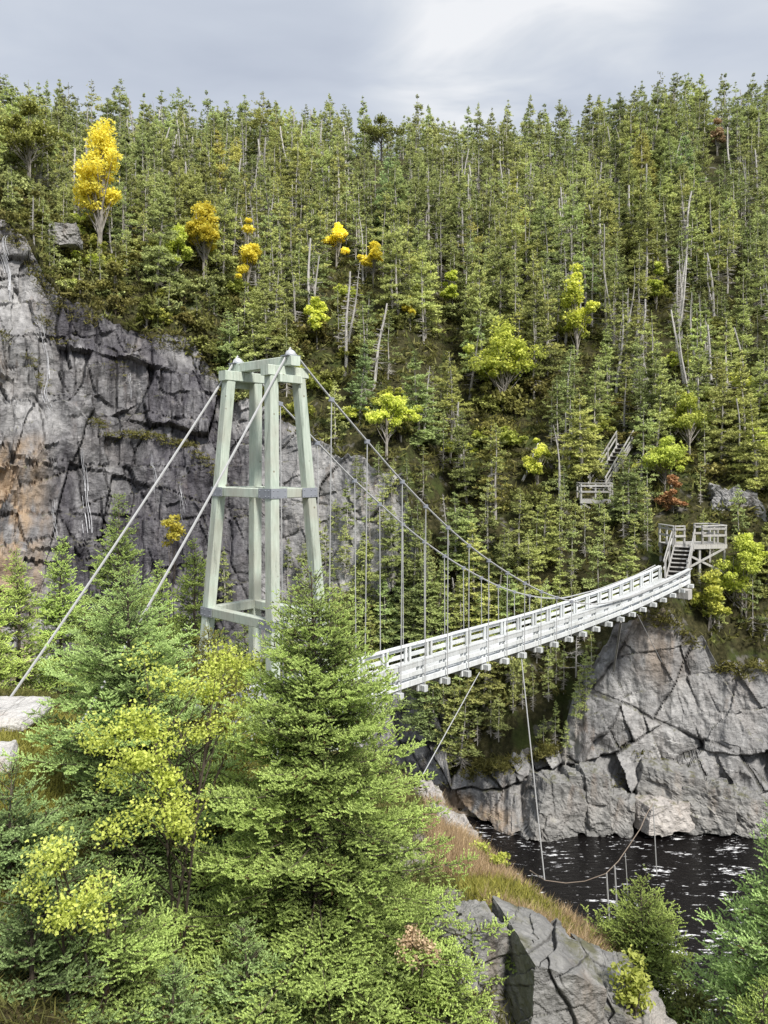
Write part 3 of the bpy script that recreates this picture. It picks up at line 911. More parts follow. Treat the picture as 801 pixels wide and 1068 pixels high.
for q, (px, py, wpx, hpx, mat, lab, shp) in enumerate(SPECIAL):
    trunk_f = 0.35 if shp == 'tree' else 0.12
    y = solve_y(px, py, lambda ys: (0.5 + trunk_f) * hpx * ys / F)
    x = (px - CX) / F * y
    z = float(far_z(x, y)[0]) - 0.1
    rng = np.random.default_rng(500 + q)
    cw, ch = wpx * y / F, hpx * y / F
    tot = ch * (1 + trunk_f)
    k = int(np.clip(10 + wpx * hpx / 130, 12, 46))
    nlb = int(np.clip(4 + wpx * hpx / 500, 5, 13))
    lob = nrm(rng.normal(size=(nlb, 3))) * rng.uniform(0.35, 0.95, (nlb, 1)); lob[0] = (0, 0, 0.9)
    k = int(k * 1.3); li = rng.integers(0, nlb, k)
    d = lob[li] + rng.normal(size=(k, 3)) * np.array([0.24, 0.24, 0.15])
    taper = 1.0 - 0.55 * np.clip(d[:, 2], 0, 1)
    cl = np.stack([d[:, 0] * cw * 0.46 * taper, d[:, 1] * cw * 0.46 * taper, tot - ch * 0.5 + d[:, 2] * ch * 0.45], 1)
    rad = 0.13 * (cw + ch) * 0.5 * rng.uniform(0.6, 1.5, k)
    c, w = leafy(600 + q, tot, cl, 140, 0.16 if y < 60 else 0.24, rad, 0.02 * tot, stems=2 if shp == 'tree' else 3)
    name = 'birch_tree' if shp == 'tree' else 'shrub'
    if 'olive tree' in lab or 'tan brown tree' in lab or 'tiny' in lab or 'olive green tree' in lab: name = 'broadleaf_tree'
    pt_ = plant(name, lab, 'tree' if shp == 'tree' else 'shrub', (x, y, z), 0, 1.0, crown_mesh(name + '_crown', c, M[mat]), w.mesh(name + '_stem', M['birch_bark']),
          group='autumn broadleaf trees on the hillside' if shp == 'tree' else 'shrubs on the far side')
    for kid in pt_.children: kid.color = (1.3, 1.32, 1.3, 1) if mat == 'birch_y' else (1.15, 1.15, 1.1, 1)
    taken.append((x, y, cw * 0.42, row(x, y, z + tot), row(x, y, z + tot - ch), px, wpx, y))

cands = []
rr = np.random.default_rng(77)
sp = 1.8
for yy in np.arange(41.2, 117, sp):
    for xx in np.arange(-72, 72, sp):
        x = xx + rr.uniform(-0.95, 0.95); y = yy + rr.uniform(-0.95, 0.95)
        px = CX + F * x / y
        if px < -30 or px > 832: continue
        ky = knots(px)[0][0]
        if y < ky[4] + 0.5: continue
        keep = 0.86 + 0.3 * vnoise(np.array([[x * 0.2, y * 0.2, 7.0]]), 43)[0]
        if px < 235 and y < 66: keep = 0.8
        if rr.random() > keep: continue
        if any((x - a) ** 2 + (y - b) ** 2 < r * r for a, b, r, *_ in taken): continue
        z = float(far_z(x, y)[0])
        vary = 0.80 + 0.35 * vnoise(np.array([[x * 0.13, y * 0.13, 2.0]]), 41)[0]
        if False: pass
        elif px < 235 and y < 64: h = rr.uniform(1.8, 5.0)
        elif y < 49: h = rr.uniform(2.8, 5.6)
        elif y < 62: h = rr.uniform(3.8, 7.8)
        else: h = rr.uniform(4.4, 8.6) * (vary + 0.2)
        if px < 150 and y < 90 and y > 60: h *= 1.12
        if y > 98: h = rr.uniform(3.6, 9.2) * (1.15 if (660 < px < 730 or px < 170) else 1.0)
        for q_ in (1.0, 0.62, 0.4):
            if clear_ok(x, y, z, h * q_, 0.22 * h * q_): break
        else: continue
        h *= q_
        if h < 1.5: continue
        # do not bury the broadleaf trees behind a nearer spruce
        tp, bt = row(x, y, z + h), row(x, y, z + 0.15 * h)
        if any(y < t[7] and abs(px - t[5]) < t[6] * 0.42 + 9 and tp < t[4] - 0.08 * (t[4] - t[3]) and bt > t[3] for t in taken): continue
        cands.append((x, y, z, h, px))
# a few hand placed ones that stand out
HAND = [(650, 50.4, 2.8), (628, 51.8, 3.0), (604, 43.4, 3.0), (588, 42.6, 2.8), (574, 43.2, 3.4), (596, 45.6, 4.2), (610, 46.4, 3.4), (630, 46.0, 3.2), (650, 46.4, 3.4), (664, 47.4, 3.6), (640, 48.5, 2.2), (618, 44.6, 2.6), (675, 48.6, 4.0), (700, 50, 4.0), (735, 50.5, 4.4), (770, 46, 3.6), (750, 42.8, 2.6), (730, 42.9, 2.2), (780, 44, 3.4), (445, 43.9, 4.6), (462, 44.6, 5.0), (482, 45, 5.2), (510, 44.6, 4.8), (530, 44.2, 4.6), (552, 45, 5.0), (570, 44, 4.2), (596, 44.4, 3.8), (540, 47, 5.2), (565, 47, 5), (600, 48, 2.4), (625, 48, 2.2), (512, 41.9, 2.8), (535, 41.6, 2.6), (556, 41.9, 2.6), (488, 42.8, 3.4), (580, 43, 3.0), (163, 60.0, 9.6), (150, 84, 8.2), (42, 88, 9.5), (78, 84, 9.5), (28, 80, 7.5), (115, 80, 8.0), (285, 60, 6.5), 
        (582, 44.6, 4.6), (560, 43.6, 4.2), (535, 42.6, 3.6), (505, 43.0, 4.4), (480, 43.6, 4.2), (455, 45.5, 4.8), (520, 46, 5.0), (495, 46.5, 5.2), (586, 47.5, 4.4), (545, 41.8, 3.0), (520, 41.3, 2.6),
        (572, 42.3, 3.0), (498, 42.2, 3.0), (470, 43.2, 3.4), (745, 43, 3.6), (765, 43.5, 4.2), (785, 42.6, 4.0), (800, 44, 4.5), (668, 50, 6.0), (790, 49, 6.5), (655, 47.2, 4.6)]
for px, y, h in HAND:
    x = (px - CX) / F * y
    cands.append((x, y, float(far_z(x, y)[0]), h, px))
for px, py, h in ((430, 688, 4.8), (404, 676, 5.0), (452, 648, 4.4), (378, 640, 4.6), (440, 604, 4.0), (398, 588, 3.8), (366, 700, 5.0), (468, 690, 4.8), (420, 640, 4.6), (392, 720, 5.0), (424, 570, 3.2), (452, 740, 4.0), (350, 560, 2.6),
                  (480, 640, 4.6), (235, 640, 4.4), (318, 640, 4.6), (300, 700, 5.0), (385, 560, 3.2), (410, 520, 2.8), (436, 548, 3.4), (360, 600, 3.4), (345, 650, 4.4), (372, 510, 2.4), (330, 580, 3.0), (448, 690, 4.6), (412, 720, 5.0), (300, 610, 3.2), (462, 610, 4.0), (395, 500, 2.6), (425, 510, 2.6), (352, 700, 5.6), (372, 690, 6.2), (398, 700, 6.4), (418, 690, 5.8), (440, 690, 6.0), (384, 640, 5.4), (410, 610, 5.0), (432, 640, 5.2), (362, 560, 3.8), (400, 560, 4.2), (426, 600, 4.4), (446, 570, 4.0), (340, 610, 4.0), (378, 530, 3.0), (408, 535, 3.4), (600, 765, 2.8), (611, 722, 2.4), (590, 795, 2.4), (578, 782, 2.8), (604, 742, 2.6), (616, 690, 2.2), (566, 790, 2.4)):
    q_ = on_cliff(px, py)
    cands.append((q_[0], q_[1] - 0.1, q_[2], h, px))
cands.sort(key=lambda c: c[1] / c[3] + c[1] * 0.05)
cands = sorted(cands, key=lambda c: -c[3] / c[1])


def zone(px, y):
    if px < 245 and y < 70: return 0
    if y < 48.5 and px < 625: return 1
    if px >= 600 and y < 57: return 2
    if y < 74: return 3
    return 4


WHERE = ['above the dark left cliff', 'on the far bank below the bridge deck', 'beside the platform and stairs across the bridge',
         'in the forest behind the bridge cables', 'high on the hillside towards the skyline']
LOOK = {'full': 'bushy green spruce clothed almost to the ground', 'bare': 'slender fir with bare grey lower trunk', 'thin': 'thin ragged spruce with gaps between its branches'}
PROTO = {}
MAXIND = 285
stuff_V, stuff_C, stuff_W = [], [], []
nst = 0
for i, (x, y, z, h, px) in enumerate(cands):
    zn = zone(px, y)
    if i < MAXIND:
        u = rr.random()
        kind = 'full' if (u < (0.9 if zn == 1 else 0.7 if zn in (0, 2) else 0.34)) else ('bare' if u < 0.8 else 'thin')
        bank_ = {'full': FULL, 'bare': BARE, 'thin': THIN}[kind]
        v = int(rr.integers(len(bank_)))
        lab = LOOK[kind] + ' ' + WHERE[zn]
        s = h / H0
        wide = rr.uniform(0.9, 1.2) * (1.35 if h < 5 else 1.1 if h < 7 else 0.95)
        args = (float(x), float(y), float(z) - 0.15)
        if (kind, v) not in PROTO:
            t = plant('spruce_tree' if kind != 'bare' else 'fir_tree', lab, 'tree', args, 0, 1.0, *bank_[v])
            PROTO[(kind, v)] = t
        else:
            t = copy_tree(PROTO[(kind, v)])
            t.location = args
        t['label'] = lab; t['group'] = LOOK[kind].split(' with')[0].split(' clothed')[0] + 's ' + WHERE[zn]
        t.scale = (s * wide, s * wide, s)
        t.rotation_euler = (rr.normal() * 0.045, rr.normal() * 0.045, rr.uniform(0, 6.28))
        g_ = vnoise(np.array([[x * 0.12, y * 0.12, 1.0]]), 47)[0]; h_ = vnoise(np.array([[x * 0.17, y * 0.17, 3.0]]), 48)[0] + rr.normal() * 0.3
        for ch in t.children:
            if ch.name.startswith('crown'): ch.color = (0.95 + 0.22 * g_ + 0.10 * h_, 0.95 + 0.22 * g_, 0.88 + 0.22 * g_ - 0.12 * h_, 1)
    else:
        (Vc, Fc, Cc), Wd = LOW[int(rr.integers(len(LOW)))]
        s = h / H0; wide = rr.uniform(0.9, 1.15); a = rr.uniform(0, 6.28)
        Rm = np.array([[math.cos(a), -math.sin(a), 0], [math.sin(a), math.cos(a), 0], [0, 0, 1]]) * np.array([s * wide, s * wide, s])[:, None]
        keep = rr.random() < 0.0
        stuff_V.append((Vc @ Rm.T + np.array([x, y, z - 0.15])).astype(np.float32))
        cc = Cc.copy(); cc[:, 0] = np.clip(cc[:, 0] * (1 + 0.3 * vnoise(np.array([[x * 0.12, y * 0.12, 1.0]]), 47)[0]), 0, 1); cc[:, 2] = rr.random(); stuff_C.append(cc.astype(np.float32))
        wv_ = np.concatenate(Wd.v) @ Rm.T + np.array([x, y, z - 0.15])
        stuff_W.append((wv_, np.concatenate(Wd.f4), np.concatenate(Wd.f3) if Wd.f3 else np.zeros((0, 3), int)))
nV = sum(len(v) for v in stuff_V)
if nV:
    f3 = np.arange(nV).reshape(-1, 3)
    f4s, f3s, o = [], [], nV
    for v, a, b in stuff_W:
        f4s.append(a + o); f3s.append(b + o); o += len(v)
    Va = np.concatenate(stuff_V + [w[0] for w in stuff_W])
    Ca = np.concatenate(stuff_C + [np.zeros((o - nV, 3), np.float32)])
    f4s = np.concatenate(f4s); f3s = np.concatenate(f3s)
    mi = np.concatenate([np.zeros(len(f3), np.int32), np.ones(len(f4s) + len(f3s), np.int32)])
    me = mesh_np('distant_forest', Va, [f3, f4s, f3s], [M['far_fol'], M['bark_far']], col=Ca, mat_idx=mi)
    tag(link('distant_forest', me), 'mass of small conifers filling the upper hillside between the larger trees', 'forest', kind='stuff')
print('conifers', len(cands), 'stuff tris', nV // 3)

# low bushes on the slope
BU = []
for k in range(4):
    rb = np.random.default_rng(1200 + k)
    d = rb.normal(size=(26, 3)) * np.array([0.42, 0.42, 0.2]) + np.array([0, 0, 0.5])
    d[:, 2] = np.clip(d[:, 2], 0.12, 1.2)
    c, w = leafy(1210 + k, float(d[:, 2].max()), d, 44, 0.15, rb.uniform(0.16, 0.3, 26), 0.03, stems=4)
    mt = ('shrub', 'birch_g', 'far_fol', 'shrub')[k]
    BU.append((crown_mesh('bush_leaves', c, M[mt]), w.mesh('bush_stems', M['bark_near']), ('olive brown', 'yellow green', 'dark green', 'olive')[k]))
first_b = {}
nb_ = 0
for _ in range(3000):
    if nb_ >= 190: break
    px = rr.uniform(-10, 812); y = math.sqrt(rr.uniform(42 ** 2, 76 ** 2)) if rr.random() < 0.6 else rr.uniform(50, 64)
    if rr.random() < 0.45: px = rr.uniform(-10, 330)
    ky = knots(px)[0][0]
    if y < ky[4] + 0.1: continue
    x = (px - CX) / F * y; z = float(far_z(x, y)[0]); sc_ = rr.uniform(0.8, 2.0)
    if not clear_ok(x, y, z, 1.1 * sc_, 0.8 * sc_): continue
    k = int(rr.choice(4, p=(0.3, 0.2, 0.3, 0.2))); zn = zone(px, y)
    lab = 'low rounded ' + BU[k][2] + ' bush on the slope ' + WHERE[zn]
    if k not in first_b:
        t_ = thing('low_bush', lab, 'bush', (x, y, z - 0.1)); link('leaves', BU[k][0], t_); link('stems', BU[k][1], t_); first_b[k] = t_
    else:
        t_ = copy_tree(first_b[k]); t_.location = (x, y, z - 0.1)
    t_['label'] = lab; t_['group'] = BU[k][2] + ' bushes ' + WHERE[zn]
    t_.scale = (sc_, sc_, sc_ * rr.uniform(0.7, 1.2)); t_.rotation_euler = (0, 0, rr.uniform(0, 6.28))
    nb_ += 1

# dead standing trees
SN = [snag(700 + k, 7.0, 0.125, 80 if k % 3 else 18, 0.9 if k % 3 else 0.4, broken=(k % 2 == 0)).mesh('dead_tree', M['snag']) for k in range(5)]
nsn = 0
for _ in range(4000):
    if nsn >= 250: break
    px = rr.uniform(-10, 815); y = math.sqrt(rr.uniform(46 ** 2, 108 ** 2))
    x = (px - CX) / F * y
    ky = knots(px)[0][0]
    if y < ky[4] + 1: continue
    h = rr.uniform(4, 8.5) * (0.75 if y < 55 else 1)
    z = float(far_z(x, y)[0])
    if not clear_ok(x, y, z, h, 0.3): continue
    if any(y < t_[7] and abs(px - t_[5]) < t_[6] * 0.7 and row(x, y, z + h) < t_[4] and row(x, y, z) > t_[3] for t_ in taken): continue
    zn = zone(px, y)
    o = link('dead_tree', SN[nsn % 5])
    o.location = (x, y, z - 0.2); o.scale = (h / 7.0,) * 3
    o.rotation_euler = (rr.normal() * 0.09, rr.normal() * 0.09, rr.uniform(0, 6.28))
    tag(o, 'bare pale grey dead trunk standing ' + WHERE[zn], 'dead tree', 'dead trunks ' + WHERE[zn])
    nsn += 1
for px, pyb, top, dx, lab in ((640, 362, 232, -0.10, 'tallest bare pole leaning left in the middle of the forest'), (626, 318, 216, 0.02, 'upright bare pole left of the leaning pole in mid forest'),
                              (622, 300, 238, 0.12, 'short bare pole leaning right beside the upright pole'), (645, 372, 300, 0.06, 'stubby bare pole at the foot of the leaning pole'),
                              (655, 390, 318, 0.22, 'bare pole tilted right, low of the leaning pole'), (601, 742, 680, 0.0, 'pale dead spruce hanging on the rim below the bridge'),
                              (796, 668, 628, 0.3, 'bleached dead branchy tree on the rim at right edge'), (342, 236, 172, 0.0, 'pale bare trunk high above the tower'),
                              (336, 232, 180, 0.02, 'second pale bare trunk high above the tower')):
    y = solve_y(px, pyb, lambda ys: 0 * ys); x = (px - CX) / F * y
    h = (pyb - top) * y / F
    pole = h > 6
    o = snag(730 + px, h, 0.09 if pole else 0.06, 8 if pole else 34, 0.3 if pole else 0.8, broken=pole).build('dead_tree', M['snag'])
    o.location = (x, y, float(far_z(x, y)[0]) - 0.2); o.rotation_euler = (0, dx, 0)
    tag(o, lab, 'dead tree')
for k, (px, py, L, az, tilt) in enumerate(((300, 300, 3.2, 0.3, 0.2), (270, 296, 2.4, 2.6, 0.15), (330, 318, 2.6, 1.9, 0.9), (545, 500, 3.6, 0.9, 0.8), (640, 396, 3.5, 0.6, 0.5))):
    y = solve_y(px, py, lambda ys: 0 * ys + 0.3); x = (px - CX) / F * y
    o = snag(760 + k, L, 0.10, 16, 0.7, broken=True).build('fallen_tree', M['snag'])
    o.location = (x, y, float(far_z(x, y)[0]) + 0.35); o.rotation_euler = (0, math.pi / 2 - tilt, az)
    tag(o, ('fallen bleached trunk lying right above the left cliff', 'shorter bleached trunk lying beside the cliff head', 'uprooted grey trunk leaning right of the tower top',
            'dead grey trunk leaning in the gap left of the upper landing', 'fallen grey trunk below the leaning bare poles')[k], 'fallen tree')

# undergrowth between the trunks
rg = np.random.default_rng(31)
ux, uy = [], []
while len(ux) < 7500:
    y = math.sqrt(rg.uniform(42 ** 2, 92 ** 2)); px = rg.uniform(-30, 830)
    ky = knots(px)[0][0]
    if y < ky[4] - 0.2: continue
    ux.append((px - CX) / F * y); uy.append(y)
ux = np.array(ux); uy = np.array(uy); uz = far_z(ux, uy)


def tufts(x, y, z, nb, hgt, wid, spread, rng, up=0.8, shade=(0.2, 1.0)):
    n = len(x); k = n * nb
    b = np.repeat(np.stack([x, y, z], 1), nb, 0) + rng.normal(size=(k, 3)) * np.array([spread, spread, 0.01])
    d = nrm(rng.normal(size=(k, 3)) * np.array([1, 1, 0.4]) + np.array([0, 0, up * 2]))
    H = np.repeat(np.broadcast_to(np.asarray(hgt, float), (n,)), nb) * rng.uniform(0.5, 1.25, k)
    s = nrm(np.cross(d, rng.normal(size=(k, 3)))) * wid * 0.5
    V = np.stack([b - s, b + s, b + d * H[:, None]], 1).reshape(-1, 3)
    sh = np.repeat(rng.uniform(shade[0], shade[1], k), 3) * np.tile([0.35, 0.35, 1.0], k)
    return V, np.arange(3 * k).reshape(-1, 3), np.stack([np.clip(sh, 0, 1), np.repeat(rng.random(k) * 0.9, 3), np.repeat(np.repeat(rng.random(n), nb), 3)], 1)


Vt, Ft, Ct = tufts(ux, uy, uz, 16, 0.55, 0.16, 0.38, rg, up=0.35)
tag(link('undergrowth', mesh_np('undergrowth', Vt, [Ft], M['shrub'], col=Ct)), 'low brush and ferns on the forest floor across the river', 'undergrowth', kind='stuff')
# moss and heath along the ledges of the wall
lx = []
for px0, px1, va, vb, cnt in ((-20, 232, 2.97, 3.03, 230), (-20, 235, 3.82, 4.0, 300), (600, 830, 3.85, 4.0, 300), (470, 612, 3.75, 4.0, 500), (40, 130, 3.55, 3.65, 40), (620, 680, 1.5, 2.2, 50)):
    for _ in range(cnt):
        px = rg.uniform(px0, px1); c = int(np.argmin(np.abs(cpx - px))); v = rg.uniform(va, vb)
        if vnoise(np.array([[px * 0.06, v * 3, 4.0]]), 8)[0] < -0.1: continue
        lx.append(CG[c, int(np.argmin(np.abs(vs - v)))])
lx = np.array(lx)
Vt, Ft, Ct = tufts(lx[:, 0], lx[:, 1] - 0.05, lx[:, 2], 18, 0.30, 0.06, 0.25, rg, up=0.3)
tag(link('ledge_moss', mesh_np('ledge_moss', Vt, [Ft], M['moss'], col=Ct)), 'yellowish moss and heath along the ledges of the rock wall', 'moss', kind='stuff')

# thin waterfalls on the left part of the wall
for k, (pts, w, lab) in enumerate((
        ([(6, 212), (10, 250), (14, 285), (15, 322)], 0.30, 'thin white trickle at the upper left corner of the cliff'),
        ([(42, 328), (50, 352), (53, 378), (58, 410), (64, 440)], 0.20, 'white trickle running down the upper face of the left cliff'),
        ([(84, 468), (88, 490), (91, 515), (96, 550), (96, 575)], 0.34, 'broadest white waterfall falling beside the dark cleft of the left cliff'),
        ([(137, 388), (138, 405), (141, 425)], 0.14, 'short faint trickle near the middle of the left cliff'),
        ([(160, 470), (163, 495), (160, 520)], 0.14, 'faint trickle below the ledge of the left cliff'),
        ([(56, 520), (58, 545), (62, 565)], 0.14, 'thin trickle at the foot of the left cliff'),
        ([(187, 500), (191, 525), (193, 545)], 0.14, 'thin trickle on the cliff face just left of the tower'))):
    C = np.array([on_cliff(*p) for p in pts])
    t = np.linspace(0, 1, len(pts)); tt = np.linspace(0, 1, 26)
    Cc = np.stack([np.interp(tt, t, C[:, i]) for i in range(3)], 1)
    rows_ = [on_cliff(CX + F * p[0] / p[1], HY - F * p[2] / p[1]) for p in Cc]
    ym = np.minimum(Cc[:, 1], np.array(rows_)[:, 1])
    ym = np.minimum.reduce([np.concatenate([ym[:1]] * a_ + [ym[:len(ym) - a_]]) if a_ >= 0 else np.concatenate([ym[-a_:]] + [ym[-1:]] * -a_) for a_ in range(-2, 3)])
    for _ in range(4): ym[1:-1] = (ym[:-2] + 2 * ym[1:-1] + ym[2:]) / 4
    Cc[:, 1] = ym - 0.05
    for _ in range(8): Cc[1:-1, 0] = (Cc[:-2, 0] + 2 * Cc[1:-1, 0] + Cc[2:, 0]) / 4
    mb = MB()
    for s_ in range(11):
        off = np.random.default_rng(k * 9 + s_)
        a0 = off.integers(0, 17); a1 = a0 + off.integers(5, 10)
        o_ = off.normal() * w * 0.45
        seg = Cc[a0:a1] + np.array([o_, -abs(off.normal()) * 0.03, 0]) + np.stack([np.cumsum(off.normal(size=a1 - a0)) * 0.012] + [np.zeros(a1 - a0)] * 2, 1)
        mb.tube(seg, w * 0.035, 4, w * 0.075)
    o = mb.build('waterfall', M['fall'])
    tag(o, lab, 'waterfall', 'trickles of water on the left cliff')


# ------------------------------------------------------------------ boulders
def rock_mesh(seed, size, nsub=30, rough=0.10, cells=0.55, mat='rock', cornered=0.35, taper=0.25, shear=None):
    rng = np.random.default_rng(seed)
    u = np.linspace(-1, 1, nsub + 1)
    a, b = np.meshgrid(u, u, indexing='ij')
    Vs, Fs, o = [], [], 0
    for ax in range(3):
        for sg in (-1, 1):
            q = np.zeros((nsub + 1, nsub + 1, 3)); q[..., ax] = sg; q[..., (ax + 1) % 3] = a * sg; q[..., (ax + 2) % 3] = b
            Vs.append(q.reshape(-1, 3)); Fs.append(grid_faces(nsub + 1, nsub + 1) + o); o += (nsub + 1) ** 2
    c = np.concatenate(Vs); Fc = np.concatenate(Fs)
    sp_ = nrm(c)
    p = c * (1 - cornered) + sp_ * 1.25 * cornered
    p[:, 0] *= 1 - taper * 0.5 * (p[:, 2] + 1) * rng.uniform(0.3, 1); p[:, 1] *= 1 - taper * 0.5 * (p[:, 2] + 1) * rng.uniform(0.5, 1.2)
    p[:, 2] += p[:, 0] * (rng.uniform(-0.25, 0.25) if shear is None else shear)
    sz = np.array(size) / 2
    p = p * sz
    q = p + rng.uniform(0, 40, 3)
    S_ = cells * max(size)
    a1_ = rng.normal(size=3) * 0.35 + np.array([1, 0.4, 0]); b1_ = rng.normal(size=3) * 0.3 + np.array([0, 0, 1])
    d1, e1 = blocks(q, a1_, b1_, S_ * 0.62, S_ * 0.8, seed)
    d2, e2 = blocks(q, a1_ + np.array([0.2, -0.5, 0.3]), b1_ + np.array([0.4, 0.2, 0]), S_ * 0.24, S_ * 0.30, seed + 5)
    d = rough * min(size) * (1.15 * d1 + 0.45 * d2 + 0.55 * fbm(q * 2.6 / max(size) * 2, seed, 5, 0.55) + 0.16 * fbm(q * 14 / max(size), seed + 2, 4, 0.6))
    crk = np.maximum(np.maximum(1 - e1 / (0.011 * S_), 0), 0.6 * np.maximum(1 - e2 / (0.012 * S_), 0))
    d -= 0.022 * min(size) * crk
    p = p + nrm(sp_ + c * 0.5) * d[:, None]
    # weld the seams between the six sides
    key = np.round(c * 1e4).astype(np.int64)
    _, inv = np.unique(key, axis=0, return_inverse=True)
    inv = inv.ravel()
    cnt = np.bincount(inv); pw = np.stack([np.bincount(inv, p[:, i]) / cnt for i in range(3)], 1)
    cw = np.bincount(inv, crk) / cnt
    col = np.stack([np.clip(cw, 0, 1) * 0.8, cw * 0, cw * 0], 1)
    return mesh_np('boulder', pw, [inv[Fc]], M[mat], col=col)


def rock(seed, px, py, y, wpx, hpx, dep, rz, label, mat='rock', name='boulder', sub=30, tilt=0.0, **kw):
    s = y / F
    o = link(name, rock_mesh(seed, (wpx * s, dep, hpx * s), sub, mat=mat, **kw))
    o.location = P(px, py, y); o.rotation_euler = (0, tilt, rz)
    return tag(o, label, 'rock')


rock(802, 764, 536, 48.5, 60, 56, 2.0, -0.2, 'pale rock outcrop behind the wooden platform', 'cliff', 'rock_outcrop', 50, rough=0.22)
rock(803, 68, 246, 58, 30, 22, 1.6, 0.1, 'small pale boulder under the tall yellow birch', 'rock', 'boulder', 30, rough=0.14, cornered=0.4)
# foreground
rock(805, 566, 1080, 11.1, 80, 200, 1.7, 0.2, 'tall cracked grey boulder at the bottom beside the big spruce', 'rock', 'boulder', 130, tilt=0.05, cells=0.5, cornered=0.10, rough=0.10, taper=0.08, shear=-0.16)
rock(806, 632, 1090, 11.2, 74, 140, 1.5, -0.15, 'squat dark grey boulder right of the tall cracked one', 'rock', 'boulder', 110, tilt=0.05, cells=0.5, cornered=0.12, rough=0.10, taper=0.10, shear=-0.14)
rock(807, 486, 1020, 11.3, 90, 120, 1.2, 0.5, 'grey boulder half hidden behind the skirts of the big spruce', 'rock', 'boulder', 80)
rock(808, 668, 1082, 10.9, 70, 60, 1.2, 0.2, 'low pale stone at the bottom edge below the small spruce', 'pale_rock', 'boulder', 32)
rock(809, 468, 868, 17.0, 46, 36, 1.4, 0.4, 'pale rock on the bank top beside the dry grass', 'pale_rock', 'boulder', 36, tilt=0.4)
rock(812, 446, 838, 18.6, 34, 30, 1.2, 0.1, 'small pale rock at the top of the dry grass bank', 'pale_rock', 'boulder', 30, tilt=0.3)
rock(810, 4, 744, 15.4, 78, 14, 1.6, 0.05, 'flat white rock slab at the left edge below the anchor cable', 'white_rock', 'boulder', 60, cornered=0.3, taper=0.1)
rock(813, -6, 790, 13.2, 40, 18, 1.2, 0.3, 'pale pinkish stone in the yellow grass at the left edge', 'white_rock', 'boulder', 26)
for k, (px, py, y, w, h, mat, lab) in enumerate(((735, 838, 39.2, 46, 36, 'rock', 'angular grey block at the water line right of the pale shelf'), (770, 845, 39.0, 40, 30, 'rock', 'wedge shaped grey block at the water line under the right cliff'),
                                                (690, 846, 39.0, 50, 22, 'pale_rock', 'pale brown shelf of rock at the water line'), (640, 842, 39.2, 36, 26, 'rock', 'low grey block at the water beside the pale shelf'),
                                                (608, 832, 39.2, 40, 48, 'rock', 'tilted grey block at the foot of the right cliff'), (576, 842, 38.8, 44, 50, 'rock', 'large smooth grey slab at the water under the hanging cable'),
                                                (700, 818, 39.8, 60, 30, 'rock', 'grey slab resting above the pale shelf'))):
    rock(820 + k, px, py, y, w * 1.25, h * 1.25, 2.0, 0.3 * (k % 3 - 1), lab, mat, 'boulder', 30, tilt=0.2 * (k % 2) + 0.05, cornered=0.2)

# ------------------------------------------------------------------ trees and plants of the near bank
NEAR = dict(wsp=0.215, nb=8, side=0.95, lat_sp=0.092, pt_sp=0.070, sl=0.115, m=11, nl=0.034, nw=0.0245, spread=0.40, patch=0.28, inner=0.06, clump=0.18, tipw=0.22)


def near_spruce(seed, px, row_top, y, z_base, R, mat, label, cb=0.25, dens=1.0, name='spruce_tree', **kw):
    x = (px - CX) / F * y
    top = (HY - row_top) / F * y
    h = top - z_base
    a = dict(NEAR); a.update(kw)
    if dens != 1.0:
        for k_ in ('lat_sp', 'pt_sp', 'sl', 'nl', 'nw', 'wsp'): a[k_] = a[k_] * dens
    c, w = conifer(seed, h, R, cb, **a)
    return plant(name, label, 'tree', (x, y, z_base), 0, 1.0, crown_mesh(name + '_crown', c, M[mat]), w.mesh(name + '_trunk', M['bark_near']))


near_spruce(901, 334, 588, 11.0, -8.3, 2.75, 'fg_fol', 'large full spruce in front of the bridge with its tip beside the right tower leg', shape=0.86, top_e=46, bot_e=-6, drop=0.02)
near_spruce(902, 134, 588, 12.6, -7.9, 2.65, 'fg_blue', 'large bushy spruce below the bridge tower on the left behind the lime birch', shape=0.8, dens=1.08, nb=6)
near_spruce(903, 122, 516, 23.0, -9.2, 2.1, 'fg_fol', 'tall spruce standing against the dark cliff between the two anchor cables', dens=1.6, wsp=0.2, nb=7, drop=0.08, patch=0.4)
near_spruce(904, 205, 560, 24.5, -9.6, 1.6, 'fg_fol', 'slimmer spruce just left of the tower behind the inner anchor cable', dens=1.6, wsp=0.2, nb=7, drop=0.08, patch=0.4)
near_spruce(905, 222, 655, 14.2, -7.3, 1.45, 'fg_gold', 'golden green fir filling the gap in front of the tower foot', dens=1.15, name='fir_tree')
near_spruce(906, 8, 800, 9.9, -6.9, 1.75, 'fg_blue', 'small bluish spruce at the bottom left corner', dens=1.05, cb=0.1)
near_spruce(917, 110, 905, 9.2, -7.0, 1.2, 'fg_fol', 'low green spruce under the lime birch near the bottom left', dens=1.0, cb=0.1)
near_spruce(907, 20, 572, 29.0, -10.5, 2.0, 'fg_fol', 'dark spruce at the left edge above the white rock slab', dens=1.9, wsp=0.2, nb=7, drop=0.08, patch=0.4)
near_spruce(908, 62, 560, 30.5, -11.0, 2.0, 'fg_fol', 'dark spruce second from the left edge behind the outer anchor cable', dens=1.9, wsp=0.2, nb=7, drop=0.08, patch=0.4)
near_spruce(918, -14, 590, 27.0, -9.8, 2.0, 'fg_fol', 'dark spruce cut by the left edge of the picture', dens=1.9, wsp=0.2, nb=7, drop=0.08, patch=0.4)
near_spruce(919, 165, 585, 28.0, -10.5, 1.8, 'fg_fol', 'dark spruce low in the gap left of the tower', dens=1.9, wsp=0.2, nb=7, drop=0.1)
near_spruce(920, 255, 640, 27.0, -11.5, 1.7, 'fg_fol', 'dark spruce seen between the legs of the tower', dens=1.8, wsp=0.2, nb=7, drop=0.1)
